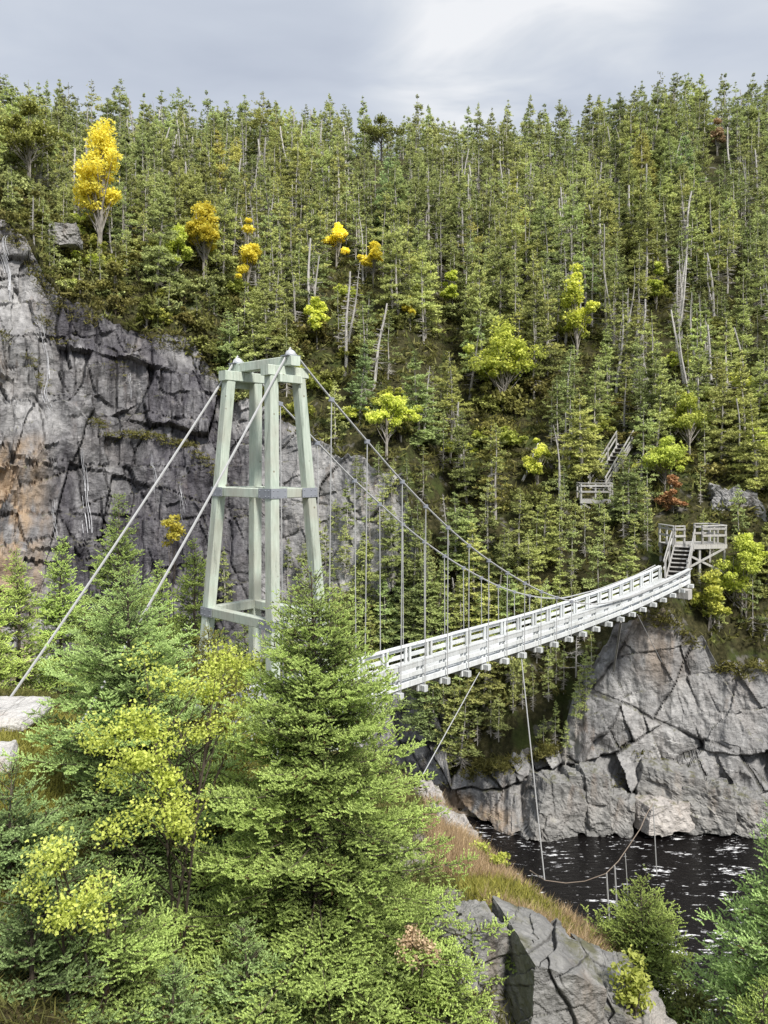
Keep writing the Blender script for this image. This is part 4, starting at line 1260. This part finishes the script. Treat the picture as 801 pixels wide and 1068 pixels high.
near_spruce(909, 670, 916, 12.7, -9.9, 1.45, 'fg_fol', 'small pointed bright green spruce in front of the river', shape=0.8, cb=0.05, top_e=55)
near_spruce(910, 832, 815, 10.3, -9.2, 1.75, 'fg_blue', 'bluish spruce cut by the right edge beside the river', shape=0.8, cb=0.2)
near_spruce(911, 792, 1018, 9.4, -8.6, 0.9, 'fg_fol', 'tip of a young spruce rising at the bottom right corner', shape=0.9, cb=0.1)
near_spruce(912, 470, 985, 10.3, -8.6, 0.8, 'fg_fol', 'low spruce sapling at the foot of the big spruce before the grey boulder', shape=0.9, cb=0.05)
near_spruce(913, 262, 960, 9.6, -8.2, 1.0, 'fg_blue', 'low bluish spruce at the bottom edge between the two big spruces', shape=0.9, cb=0.05)
near_spruce(921, 180, 1000, 9.0, -8.0, 0.9, 'fg_blue', 'lowest bluish spruce at the bottom edge left of centre', shape=0.9, cb=0.05)

near_spruce(922, 34, 905, 8.6, -6.9, 1.15, 'fg_blue', 'dim bluish spruce sapling at the very bottom left corner', shape=0.9, cb=0.05)
# lime birch growing through the left spruces
gb = []
for px, py, y, n_ in ((100, 760, 10.4, 2), (118, 765, 10.2, 3), (148, 742, 10.5, 3), (185, 720, 10.8, 3), (215, 715, 11.2, 4), (245, 700, 11.6, 4), (225, 690, 11.8, 3), (258, 730, 11.4, 2), (160, 790, 10.1, 3), (132, 805, 10.0, 3),
                      (112, 800, 10.0, 2), (175, 815, 10.1, 3), (195, 845, 10.0, 3), (150, 855, 9.9, 3), (120, 860, 9.8, 2), (180, 870, 10.0, 2), (45, 885, 8.7, 2), (62, 900, 8.7, 3), (38, 925, 8.6, 2), (75, 940, 8.6, 3),
                      (98, 935, 8.7, 3), (60, 960, 8.6, 2), (105, 955, 8.7, 1), (205, 770, 10.9, 2), (235, 760, 11.2, 2), (150, 700, 10.9, 1), (170, 760, 10.4, 3)):
    for _ in range(n_):
        p = P(px + RNG.normal() * 9, py + RNG.normal() * 8, (y - 0.5) + RNG.normal() * 0.15)
        gb.append(p)
base_b = np.array([-2.9, 10.6, -7.6]); gb = np.array([tuple(p) for p in gb]) - base_b
up_ = gb[:, 1] > -1.6
c, w = leafy(940, gb[up_][:, 2].max(), gb[up_], 150, 0.047, RNG.uniform(0.18, 0.34, up_.sum()), 0.05, stems=3)
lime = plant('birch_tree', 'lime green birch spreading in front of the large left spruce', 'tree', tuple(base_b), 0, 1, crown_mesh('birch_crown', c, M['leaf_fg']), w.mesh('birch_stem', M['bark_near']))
lime.children[1].color = lime.children[0].color = (1.5, 1.5, 1.4, 1)
b2 = np.array([-3.5, 8.9, -6.6]); g2 = gb[~up_] + base_b - b2
c, w = leafy(941, g2[:, 2].max(), g2, 120, 0.044, RNG.uniform(0.16, 0.30, len(g2)), 0.035, stems=2)
plant('birch_sapling', 'small lime birch sapling low in front of the bluish spruce at left', 'tree', tuple(b2), 0, 1, crown_mesh('sapling_crown', c, M['leaf_fg']), w.mesh('sapling_stem', M['bark_near']))


def bush(seed, px, py, y, wpx, hpx, mat, label, ls=0.05, nl=40, k=22, name='shrub', cat='shrub', base=None):
    s = y / F
    rng = np.random.default_rng(seed)
    d = nrm(rng.normal(size=(k, 3))) * (rng.random(k) ** 0.4)[:, None]
    hh = hpx * s
    zb = (HY - (py + hpx / 2)) / F * y if base is None else base
    zc = (HY - py) / F * y - zb
    cl = np.stack([d[:, 0] * wpx * s * 0.45, d[:, 1] * wpx * s * 0.45, zc + d[:, 2] * hh * 0.42], 1)
    c, w = leafy(seed, max(hh, zc), cl, nl, ls, 0.16 * (wpx + hpx) * 0.5 * s * 1.3, 0.012 + 0.01 * hh, stems=3)
    return plant(name, label, cat, ((px - CX) / F * y, y, zb), 0, 1, crown_mesh(name + '_leaves', c, M[mat]), w.mesh(name + '_stems', M['bark_near']), crown_name='leaves')


bush(950, 660, 1030, 10.7, 36, 84, 'leaf_fg', 'bright yellow green shrub before the small pointed spruce', ls=0.07)
bush(951, 438, 990, 9.9, 50, 46, 'grass_dry', 'straw coloured withered fern beside the big spruce', ls=0.045, nl=70, k=16, name='withered_fern', cat='fern')
bush(952, 500, 890, 15.2, 30, 26, 'birch_g', 'tiny yellow green bush on the edge of the dry grass bank', ls=0.06, k=14)
bush(953, 178, 552, 25.5, 26, 40, 'birch_y', 'small orange yellow bush at the foot of the dark cliff', ls=0.12, k=14, base=-8.0)
bush(954, 720, 1052, 11.6, 70, 40, 'shrub', 'low brown shrub at the bottom right below the small spruce', ls=0.06, k=20)
bush(955, 522, 895, 14.6, 18, 22, 'birch_g', 'tiny lime bush where the grass bank meets the river', ls=0.06, k=10)
bush(956, 250, 700, 19.0, 70, 50, 'birch_g', 'yellow green bush round the foot of the bridge tower', ls=0.09, k=26, base=-7.4)
bush(957, 505, 960, 12.0, 60, 46, 'birch_g', 'green bush overhanging the top of the tall cracked boulder', ls=0.06, k=20)

# grasses
rg2 = np.random.default_rng(55)


def in_poly(px, py, poly):
    r = np.zeros(len(px), bool); j = len(poly) - 1
    for i in range(len(poly)):
        xi, yi = poly[i]; xj, yj = poly[j]
        c = ((yi > py) != (yj > py)) & (px < (xj - xi) * (py - yi) / (yj - yi + 1e-9) + xi)
        r ^= c; j = i
    return r


def scatter(n, x0, x1, y0, y1, poly=None):
    x = rg2.uniform(x0, x1, n); y = rg2.uniform(y0, y1, n); z = bank_z(x, y)
    if poly is None: return x, y, z
    k_ = in_poly(CX + F * x / y, HY - F * z / y, poly)
    return x[k_], y[k_], z[k_]


gx_, gy_, gz_ = scatter(26000, 0.2, 5.0, 10.5, 21.5, [(445, 838), (500, 866), (560, 902), (632, 958), (650, 1010), (600, 1010), (530, 965), (455, 905)])
yel = smooth01((vnoise(np.stack([gx_, gy_, gx_ * 0], 1) * 1.1, 3) + 0.35 * (13.8 - gy_)) / 0.8) > 0.5
Vt, Ft, Ct = tufts(gx_[~yel], gy_[~yel], gz_[~yel], 12, 0.34, 0.018, 0.10, rg2, up=0.9)
tag(link('dry_grass', mesh_np('dry_grass', Vt, [Ft], M['grass_dry'], col=Ct)), 'reddish brown dry grass on the bank above the river', 'grass', kind='stuff')
hx = np.concatenate([gx_[yel]]); hy = gy_[yel]; hz = gz_[yel]
ax_, ay_, az_ = scatter(9000, -10, -4.6, 8.5, 17.0)
k_ = CX + F * ax_ / ay_ < 75
hx = np.concatenate([hx, ax_[k_]]); hy = np.concatenate([hy, ay_[k_]]); hz = np.concatenate([hz, az_[k_]])
Vt, Ft, Ct = tufts(hx, hy, hz, 10, 0.20, 0.02, 0.12, rg2, up=0.7)
tag(link('yellow_grass', mesh_np('yellow_grass', Vt, [Ft], M['grass_yel'], col=Ct)), 'yellow green grass on the banks by the white slab and grey boulders', 'grass', kind='stuff')
ax_, ay_, az_ = scatter(7000, -12, 9, 6.5, 22)
Vt, Ft, Ct = tufts(ax_, ay_, az_, 26, 0.20, 0.02, 0.16, rg2, up=0.4, shade=(0.0, 0.8))
tag(link('ground_cover', mesh_np('ground_cover', Vt, [Ft], M['shrub'], col=Ct)), 'low heath covering the near bank under the spruces', 'ground cover', kind='stuff')

# ------------------------------------------------------------------ the suspension bridge
AX = np.array([0.682, 0.731, 0.0]); AX /= np.linalg.norm(AX)
LT = np.array([AX[1], -AX[0], 0.0])                      # towards the near (downstream) side
T0 = np.array([-3.15, 20.0, 0.0])


def B(s, o, z):
    return T0 + AX * s + LT * o + np.array([0, 0, z])


bridge = thing('suspension_bridge', 'pale timber suspension bridge crossing the gorge from a green tinted tower', 'bridge', tuple(B(0, 0, -7.3)))
inv = Vector(B(0, 0, -7.3))


def part(mb, name, mat, parent, smooth=False):
    """world coordinates in, parented object out"""
    off = np.array(inv)
    mb.v = [v - off for v in mb.v]
    return mb.build(name, M[mat], parent, smooth)


def empty_part(name, parent):
    o = bpy.data.objects.new(name, None); o.empty_display_size = 0.1; COL.objects.link(o); o.parent = parent
    return o


tower = empty_part('tower', bridge)
ZT, ZB = 2.22, -7.5


def legpos(sa, so, z):
    f = (ZT - z) / (ZT + 3.87)
    return B(sa * (0.44 + 0.32 * f), so * (0.89 + 0.45 * f), z)


for sa in (-1, 1):
    for so in (-1, 1):
        m = MB(); m.bar(legpos(sa, so, ZB), legpos(sa, so, ZT), 0.265, 0.265, up=LT, bev=0.02)
        part(m, 'leg', 'tower_wood', tower)
for zr in (-0.70, -3.87):
    c4 = [legpos(-1, -1, zr), legpos(-1, 1, zr), legpos(1, 1, zr), legpos(1, -1, zr)]
    for i in range(4):
        p, q = c4[i], c4[(i + 1) % 4]
        d = nrm(q - p)
        outw = nrm((p + q) / 2 - B(0, 0, zr)) * 0.0
        m = MB(); m.bar(p + d * 0.10 + outw, q - d * 0.10 + outw, 0.22, 0.24, bev=0.015)
        part(m, 'ring_beam', 'tower_wood', tower)
    for i in range(4):
        p = c4[i]; m = MB()
        r = nrm((p - B(0, 0, zr)) * np.array([1, 1, 0]))
        sa = np.sign(np.dot(p - B(0, 0, zr), AX)); so = np.sign(np.dot(p - B(0, 0, zr), LT))
        o_ = p + AX * sa * 0.152
        m.bar(o_ - LT * so * 0.34, o_ + LT * so * 0.165, 0.012, 0.24, up=(0, 0, 1))
        o_ = p + LT * so * 0.157
        m.bar(o_ - AX * sa * 0.34, o_ + AX * sa * 0.158, 0.012, 0.24, up=(0, 0, 1))
        for a_ in (-0.28, -0.05, 0.08):
            for zz in (-0.07, 0.07):
                m.ball(p + AX * sa * 0.162 + LT * so * a_ + np.array([0, 0, zz]), 0.016, nu=6, nv=4)
                m.ball(p + LT * so * 0.167 + AX * sa * a_ + np.array([0, 0, zz]), 0.016, nu=6, nv=4)
        part(m, 'joint_plate', 'plate', tower)
for so in (-1, 1):
    m = MB(); m.bar(legpos(-1, so, ZT) - AX * 0.22 + np.array([0, 0, 0.13]), legpos(1, so, ZT) + AX * 0.22 + np.array([0, 0, 0.13]), 0.30, 0.26, bev=0.015)
    part(m, 'saddle_beam', 'tower_wood', tower)
    m = MB(); m.bar(legpos(-1, so, -0.2) + np.array([0, 0, 2.36]) + AX * 0.2, legpos(1, so, -0.2) + np.array([0, 0, 2.36]) - AX * 0.2, 0.12, 0.2)
    part(m, 'inner_brace', 'tower_wood', tower)
for sa in (0.0,):
    m = MB(); m.bar(B(sa, -1.30, ZT + 0.262 + 0.12), B(sa, 1.30, ZT + 0.262 + 0.12), 0.30, 0.24, bev=0.015)
    part(m, 'cap_beam', 'tower_wood', tower)
for so in (-1, 1):
    m = MB(); m.ball(B(0, so * 1.1, ZT + 0.55), 0.14, (1.0, 1.0, 0.9), 14, 8)
    part(m, 'saddle', 'saddle', tower, smooth=True)
    m = MB(); m.bar(B(-0.2, so * 1.1, ZT + 0.516), B(0.2, so * 1.1, ZT + 0.516), 0.3, 0.024, bev=0.003)
    part(m, 'saddle_plate', 'plate', tower)

S0, S1 = -1.0, 26.45


def zrail(s): return -5.93 + 0.0033 * max(0.0, s - 12.0) ** 2 - 0.012 * max(0.0, 5 - s)


def zdeck(s): return zrail(s) - 0.60


def curve(f, a, b, n=40):
    return np.array([f(t) for t in np.linspace(a, b, n)])


deck = empty_part('deck', bridge)
m = MB()
s = S0
while s < S1 - 0.1:
    m.bar(B(s + 0.07, -0.70, zdeck(s) - 0.02), B(s + 0.07, 0.70, zdeck(s) - 0.02), 0.13, 0.04, bev=0.004)
    s += 0.142
part(m, 'deck_planks', 'bridge_wood', deck)
for o_ in (-0.55, 0.0, 0.55):
    m = MB(); m.sweep(curve(lambda t: B(t, o_, zdeck(t) - 0.105), S0, S1), 0.08, 0.125, LT)
    part(m, 'stringer', 'bridge_wood', deck)
SB = [s_ for s_ in np.arange(5.43 - 1.1 * 5, S1 + 0.05, 1.1035)]
m0 = MB(); m0.bar(-LT * 0.98, LT * 0.98, 0.17, 0.19, bev=0.012)
beam_me = m0.mesh('floor_beam', M['bridge_wood'])
firstb = None
for s_ in SB:
    if firstb is None:
        firstb = link('floor_beam', beam_me, deck); o = firstb
    else:
        o = firstb.copy(); COL.objects.link(o); o.parent = deck
    o.location = Vector(B(s_, 0, zdeck(s_) - 0.265)) - inv
for side, nm in ((1, 'near'), (-1, 'far')):
    rl = empty_part('railing', bridge)
    o_ = side * 0.76
    for dz, h_, w_, nm2 in ((0.0, 0.06, 0.15, 'top_rail'), (-0.105, 0.12, 0.045, 'rail_board'), (-0.34, 0.14, 0.045, 'rail_board'), (-0.61, 0.17, 0.05, 'kick_board')):
        m = MB()
        cuts = list(np.arange(S0, S1, 3.3105)) + [S1]
        for a_, b_ in zip(cuts[:-1], cuts[1:]):
            if b_ - a_ < 0.3: continue
            jit = RNG.normal() * 0.006
            m.sweep(curve(lambda t: B(t, o_ + side * 0.045 * (dz != 0), zrail(t) + dz - 0.02 + jit), a_ + 0.006, b_ - 0.006, 8), w_, h_, LT)
        part(m, nm2, 'bridge_wood', rl)
    for s_ in SB:
        m = MB()
        for e in (-0.1, 0.1):
            m.bar(B(s_ + e, o_ - side * 0.026, zdeck(s_) - 0.36), B(s_ + e, o_ - side * 0.026, zrail(s_) - 0.055), 0.07, 0.09, up=AX)
        part(m, 'post', 'bridge_wood', rl)

# cables
CS = np.array([0, 0.6, 1.44, 2.83, 4.08, 5.31, 6.38, 7.47, 8.59, 9.66, 10.75, 11.8, 13.0, 14.2, 15.5, 17.0, 20.0, 24.0, 26.4])
CZ = np.array([ZT + 0.72, 2.42, 1.74, 0.66, -0.30, -1.16, -1.86, -2.52, -3.12, -3.64, -4.12, -4.56, -4.96, -5.28, -5.56, -5.74, -5.74, -5.50, -5.20])
for side in (1, -1):
    def cp(s_):
        o_ = 1.1 - 0.15 * min(1, s_ / 6)
        return B(s_, side * o_, np.interp(s_, CS, CZ))
    ss = np.linspace(0, 26.3, 120)
    pts = np.array([cp(s_) for s_ in ss])
    zz = pts[:, 2].copy()
    for _ in range(6): zz[1:-1] = (zz[:-2] + 2 * zz[1:-1] + zz[2:]) / 4
    pts[:, 2] = zz
    anchor = B(-6.3, side * 1.1, -5.45) if side < 0 else B(-6.3, side * 1.1, -6.4)
    st = np.linspace(0, 1, 14)[:-1]
    bk = np.array([anchor + (pts[0] - anchor) * t - np.array([0, 0, 0.12 * 4 * t * (1 - t)]) for t in st])
    m = MB(); m.tube(np.concatenate([bk, pts]), 0.030, 6)
    mc = part(m, 'main_cable', 'cable', bridge)
    sus = [1.44, 2.83] + [s_ for s_ in SB if 3.5 < s_ < 14.5]
    for s_ in sus:
        c_ = np.array([np.interp(s_, ss, pts[:, i]) for i in range(3)])
        zl = zdeck(s_) - 0.22
        if c_[2] < zrail(s_) + 0.1: continue
        e_ = B(s_, side * 0.93, zl)
        m = MB(); m.tube([c_, e_], 0.0165, 5)
        h_ = part(m, 'hanger', 'cable', bridge)
        m = MB(); m.bar(c_ - AX * 0.07 + np.array([0, 0, 0.0]), c_ + AX * 0.07 + np.array([0, 0, -0.02]), 0.07, 0.12)
        part(m, 'clamp', 'plate', h_)
# wind guys below the deck and the tie ropes over the river
m = MB(); m.tube([B(8.3, 0.9, zdeck(8.3) - 0.35), P(441, 808, 19.6)], 0.016, 5); part(m, 'guy_cable', 'cable', bridge)
a_ = B(10.75, 0.95, zdeck(10.75) - 0.36); b_ = np.array(P(568, 918, 24.5))
m = MB(); m.tube([a_, b_], 0.020, 5); part(m, 'guy_cable', 'cable', bridge)
m = MB(); m.tube([b_, P(590, 921, 24.4), P(610, 919, 24.3), P(632, 911, 24.2), P(645, 898, 24.6), P(656, 882, 25.2), P(668, 864, 26.0)], 0.013, 6); part(m, 'hanging_rope', 'rope', bridge)
m = MB(); m.tube([P(553, 908, 19.4), P(568, 918, 24.5)], 0.014, 5); part(m, 'hanging_rope', 'rope', bridge)
for (x0, r0, r1, y_) in ((632.5, 911, 960, 24.2), (641, 903, 958, 24.4), (652, 890, 935, 25.0)):
    m = MB(); m.tube([P(x0, r0, y_), P(x0 + 3, r1, y_)], 0.026 if x0 < 645 else 0.014, 5); part(m, 'tie_rope', 'cable', bridge)
m = MB(); m.tube([P(681, 838, 27.5), P(685, 912, 27.5)], 0.020, 5); part(m, 'tie_rope', 'cable', bridge)
m = MB(); m.tube([P(668, 864, 26.0), P(674, 850, 26.8), P(681, 838, 27.5)], 0.014, 5); part(m, 'hanging_rope', 'rope', bridge)
m = MB(); m.tube([B(20.2, 0.9, zdeck(20) - 0.35), P(690, 690, 41.0)], 0.018, 5); part(m, 'guy_cable', 'cable', bridge)
m = MB(); m.tube([B(18.6, 0.9, zdeck(18.6) - 0.35), P(640, 700, 40.6)], 0.05, 5); part(m, 'deck_strut', 'grey_wood', bridge)
m = MB(); m.bar(B(S1 - 0.5, -1.0, zdeck(S1) - 0.62), B(S1 - 0.5, 1.0, zdeck(S1) - 0.62), 0.5, 0.5); part(m, 'abutment_sill', 'grey_wood', bridge)


# ------------------------------------------------------------------ stairs and platforms on the far side
def local(parent_loc):
    off = np.array(parent_loc)

    def add(mb, name, mat, parent):
        mb.v = [v - off for v in mb.v]
        return mb.build(name, M[mat], parent)
    return add


def stairs(label, p0, p1, width, steps, rails=True, tread='dark_wood'):
    p0 = np.array(p0, float); p1 = np.array(p1, float)
    t = thing('wooden_stairs', label, 'stairs', tuple(p0)); add = local(p0)
    d = p1 - p0; dh = nrm(d * np.array([1, 1, 0])); sd = np.array([dh[1], -dh[0], 0])
    for so in (-1, 1):
        m = MB(); m.bar(p0 + sd * so * width / 2 + np.array([0, 0, -0.1]), p1 + sd * so * width / 2 + np.array([0, 0, -0.1]), 0.07, 0.26); add(m, 'stringer', 'grey_wood', t)
    me = None
    for k in range(steps):
        c = p0 + d * (k + 0.5) / steps
        m = MB(); m.bar(c - sd * (width / 2 - 0.036), c + sd * (width / 2 - 0.036), 0.26, 0.045); add(m, 'tread', 'grey_wood', t)
        m = MB(); r_ = c + dh * 0.10 - np.array([0, 0, 0.125]); m.bar(r_ - sd * (width / 2 - 0.04), r_ + sd * (width / 2 - 0.04), 0.02, 0.19); add(m, 'riser', tread, t)
    if rails:
        for so in (-1, 1):
            o_ = sd * so * (width / 2 + 0.06)
            n = max(3, int(steps / 3))
            for k in range(n):
                c = p0 + d * (k + 0.15) / (n - 0.7) * 1.0 + o_
                m = MB(); m.bar(c + np.array([0, 0, -0.2]), c + np.array([0, 0, 0.85]), 0.09, 0.09, up=dh); add(m, 'post', 'grey_wood', t)
            for dz, h_ in ((0.85, 0.10), (0.45, 0.10)):
                m = MB(); m.bar(p0 + o_ * 1.09 + np.array([0, 0, dz]), p1 + o_ * 1.09 + np.array([0, 0, dz]), 0.05, h_); add(m, 'rail', 'grey_wood', t)
    return t


def platform(label, c0, ex, ey, wx, wy, zfloor, rails, legs=1.9, xb=True, mat='grey_wood'):
    c0 = np.array(c0, float); ex = np.array(ex, float); ey = np.array(ey, float)
    base = c0 + np.array([0, 0, zfloor])
    t = thing('wooden_platform', label, 'platform', tuple(base)); add = local(base)

    def Q_(a, b, z): return base + ex * a + ey * b + np.array([0, 0, z])
    m = MB(); n = int(wx / 0.15)
    for k in range(n):
        a = -wx / 2 + (k + 0.5) * wx / n
        m.bar(Q_(a, -wy / 2, -0.025), Q_(a, wy / 2, -0.025), wx / n - 0.012, 0.05, bev=0.004)
    add(m, 'floor_planks', mat, t)
    for b in (-wy / 2 + 0.03, wy / 2 - 0.03):
        m = MB(); m.bar(Q_(-wx / 2, b, -0.16), Q_(wx / 2, b, -0.16), 0.07, 0.22); add(m, 'joist', mat, t)
    for a in np.linspace(-wx / 2 + 0.1, wx / 2 - 0.1, max(2, int(wx / 1.6) + 1)):
        for b in (-wy / 2 + 0.14, wy / 2 - 0.14):
            m = MB(); m.bar(Q_(a, b, -legs), Q_(a, b, -0.055), 0.13, 0.13, up=ey); add(m, 'leg', mat, t)
    if xb:
        m = MB(); m.bar(Q_(-wx / 2 + 0.15, -wy / 2 + 0.05, -0.25), Q_(wx / 2 - 0.15, -wy / 2 + 0.05, -legs * 0.75), 0.05, 0.12); add(m, 'cross_brace', mat, t)
        m = MB(); m.bar(Q_(wx / 2 - 0.15, -wy / 2 - 0.005, -0.25), Q_(-wx / 2 + 0.15, -wy / 2 - 0.005, -legs * 0.75), 0.05, 0.12); add(m, 'cross_brace', mat, t)
    for (a0, b0, a1, b1) in rails:
        p, q = np.array([a0, b0]), np.array([a1, b1]); L = np.linalg.norm(q - p); n = max(2, int(L / 0.75) + 1)
        for k in range(n):
            a, b = p + (q - p) * (0.04 / L + (1 - 0.08 / L) * k / (n - 1))
            m = MB(); m.bar(Q_(a, b, 0.002), Q_(a, b, 1.0), 0.10, 0.10, up=ey); add(m, 'post', mat, t)
        for z_, h_, w_ in ((1.035, 0.06, 0.16), (0.86, 0.12, 0.04), (0.48, 0.12, 0.04)):
            m = MB()
            dd = (ey if abs(b1 - b0) < 1e-6 else ex) * (-0.072 if z_ < 1 else 0.0)
            m.bar(Q_(a0, b0, z_) + dd, Q_(a1, b1, z_) + dd, w_, h_); add(m, 'rail', mat, t)
    return t


st0 = B(S1 + 0.05, 0.05, zdeck(S1) + 0.02)
st1 = np.array(P(713, 568, 43.2)); st1[2] = -4.50
stairs('short flight of wooden steps rising from the bridge end to the platform', st0, st1, 0.95, 8)
pc = np.array(P(722, 568, 44.2)); pc[2] = 0
platform('railed timber viewing platform at the far end of the bridge', pc, (0.985, 0.17, 0), (-0.17, 0.985, 0), 3.3, 1.7, -4.48,
         [(0.1, -0.8, 1.6, -0.8), (1.6, -0.8, 1.6, 0.8), (0.6, 0.8, 1.6, 0.8), (-1.6, -0.8, -1.6, 0.8), (-1.6, -0.8, -0.95, -0.8)], legs=2.2)
pc = np.array(P(620, 521, 50.0)); pc[2] = 0
platform('small timber landing on stilts among the trees left of the platform', pc, (0.99, -0.1, 0), (0.1, 0.99, 0), 2.1, 1.5, -2.2,
         [(-1.0, -0.7, 0.9, -0.7), (-1.0, -0.7, -1.0, 0.7), (1.0, -0.7, 1.0, 0.6)], legs=1.9)
stairs('steep weathered stairs climbing through the trees from the small landing', np.array(P(622, 512, 50.6)), np.array(P(652, 462, 54.0)), 1.0, 12)

# ------------------------------------------------------------------ camera, sky, sun
cam = bpy.data.cameras.new('camera')
cam.sensor_fit = 'VERTICAL'; cam.sensor_height = 36.0; cam.sensor_width = 27.0
cam.lens = 36.0 * F / 1068.0
cam.shift_y = -(534.0 - HY) / 1068.0
cam.clip_start = 0.1; cam.clip_end = 5000
co = bpy.data.objects.new('camera', cam); COL.objects.link(co)
co.location = (0, 0, 0); co.rotation_euler = (math.pi / 2, 0, 0)
scene.camera = co

SUN_EL, SUN_AZ = math.radians(50), math.radians(148)       # azimuth clockwise from +Y
sd_ = Vector((math.sin(SUN_AZ) * math.cos(SUN_EL), math.cos(SUN_AZ) * math.cos(SUN_EL), math.sin(SUN_EL)))
sl_ = bpy.data.lights.new('sun', 'SUN'); sl_.energy = 5.0; sl_.angle = math.radians(9); sl_.color = (1.0, 0.96, 0.89)
so_ = bpy.data.objects.new('sun', sl_); COL.objects.link(so_)
so_.rotation_euler = sd_.to_track_quat('Z', 'Y').to_euler(); so_.location = (20, -20, 40)

w = bpy.data.worlds.new('World'); scene.world = w; w.use_nodes = True
t = w.node_tree; t.nodes.clear()
N = t.nodes.new; Lk = t.links.new
out = N('ShaderNodeOutputWorld'); bg = N('ShaderNodeBackground'); bg.inputs[1].default_value = 0.10
sky = N('ShaderNodeTexSky'); sky.sky_type = 'NISHITA'; sky.sun_disc = False; sky.sun_elevation = SUN_EL; sky.sun_rotation = SUN_AZ
tc = N('ShaderNodeTexCoord')
sepv = N('ShaderNodeSeparateXYZ'); Lk(tc.outputs['Generated'], sepv.inputs[0])


def wm(op, a, b=0.0, clamp=False):
    x = N('ShaderNodeMath'); x.operation = op; x.use_clamp = clamp
    for i_, v_ in ((0, a), (1, b)):
        if isinstance(v_, bpy.types.NodeSocket): Lk(v_, x.inputs[i_])
        else: x.inputs[i_].default_value = v_
    return x.outputs[0]


zc_ = wm('MAXIMUM', sepv.outputs[2], 0.06)
cx_ = wm('DIVIDE', sepv.outputs[0], zc_); cy_ = wm('DIVIDE', sepv.outputs[1], zc_)
comb = N('ShaderNodeCombineXYZ'); Lk(cx_, comb.inputs[0]); Lk(cy_, comb.inputs[1])
mp = N('ShaderNodeMapping'); mp.inputs['Scale'].default_value = (0.9, 1.1, 1); mp.inputs['Rotation'].default_value = (0, 0, 0.35); Lk(comb.outputs[0], mp.inputs[0])


def wn(sc, det, off):
    x = N('ShaderNodeTexNoise'); x.inputs['Scale'].default_value = sc; x.inputs['Detail'].default_value = det; x.inputs['Roughness'].default_value = 0.5
    x.inputs['Distortion'].default_value = 0.4
    a_ = N('ShaderNodeVectorMath'); a_.operation = 'ADD'; a_.inputs[1].default_value = off; Lk(mp.outputs[0], a_.inputs[0]); Lk(a_.outputs[0], x.inputs['Vector'])
    return x.outputs['Fac']


n1 = wn(0.9, 5, (3.1, 0.6, 0)); n2 = wn(2.2, 5, (1.0, 7.0, 0))
# a bright break in the cloud
bd = N('ShaderNodeVectorMath'); bd.operation = 'DOT_PRODUCT'; Lk(tc.outputs['Generated'], bd.inputs[0])
bd.inputs[1].default_value = Vector(((535 - CX) / F, 1, (HY - 12) / F)).normalized()
br = N('ShaderNodeMapRange'); br.interpolation_type = 'SMOOTHSTEP'; Lk(bd.outputs['Value'], br.inputs[0])
br.inputs[1].default_value = math.cos(math.radians(12)); br.inputs[2].default_value = 1.0
fac = wm('ADD', wm('MULTIPLY', n1, 0.62), wm('MULTIPLY', n2, 0.38))
fac = wm('ADD', fac, wm('MULTIPLY', wm('MULTIPLY', br.outputs[0], wm('SUBTRACT', wm('MULTIPLY', n2, 2.4), 0.6, True)), 0.46))
rp = N('ShaderNodeValToRGB'); Lk(fac, rp.inputs[0])
els = [(0.38, (5.6, 6.1, 7.1)), (0.53, (6.6, 7.1, 8.0)), (0.66, (7.8, 8.2, 8.8)), (0.84, (10.0, 10.1, 10.3))]
while len(rp.color_ramp.elements) < 4: rp.color_ramp.elements.new(0.5)
for e, (p_, c_) in zip(rp.color_ramp.elements, els): e.position = p_; e.color = (*c_, 1)
mx = N('ShaderNodeMix'); mx.data_type = 'RGBA'; mx.inputs[0].default_value = 0.86
Lk(sky.outputs[0], mx.inputs[6]); Lk(rp.outputs[0], mx.inputs[7])
Lk(mx.outputs[2], bg.inputs[0]); Lk(bg.outputs[0], out.inputs[0])

scene.view_settings.view_transform = 'Standard'; scene.view_settings.look = 'None'; scene.view_settings.exposure = 0; scene.view_settings.gamma = 1
scene.render.engine = 'CYCLES'
scene.cycles.max_bounces = 5; scene.cycles.diffuse_bounces = 3; scene.cycles.glossy_bounces = 2; scene.cycles.transmission_bounces = 3
scene.cycles.use_denoising = True; scene.cycles.denoiser = 'OPENIMAGEDENOISE'; scene.cycles.denoising_input_passes = 'RGB_ALBEDO_NORMAL'
scene.cycles.caustics_reflective = False; scene.cycles.caustics_refractive = False
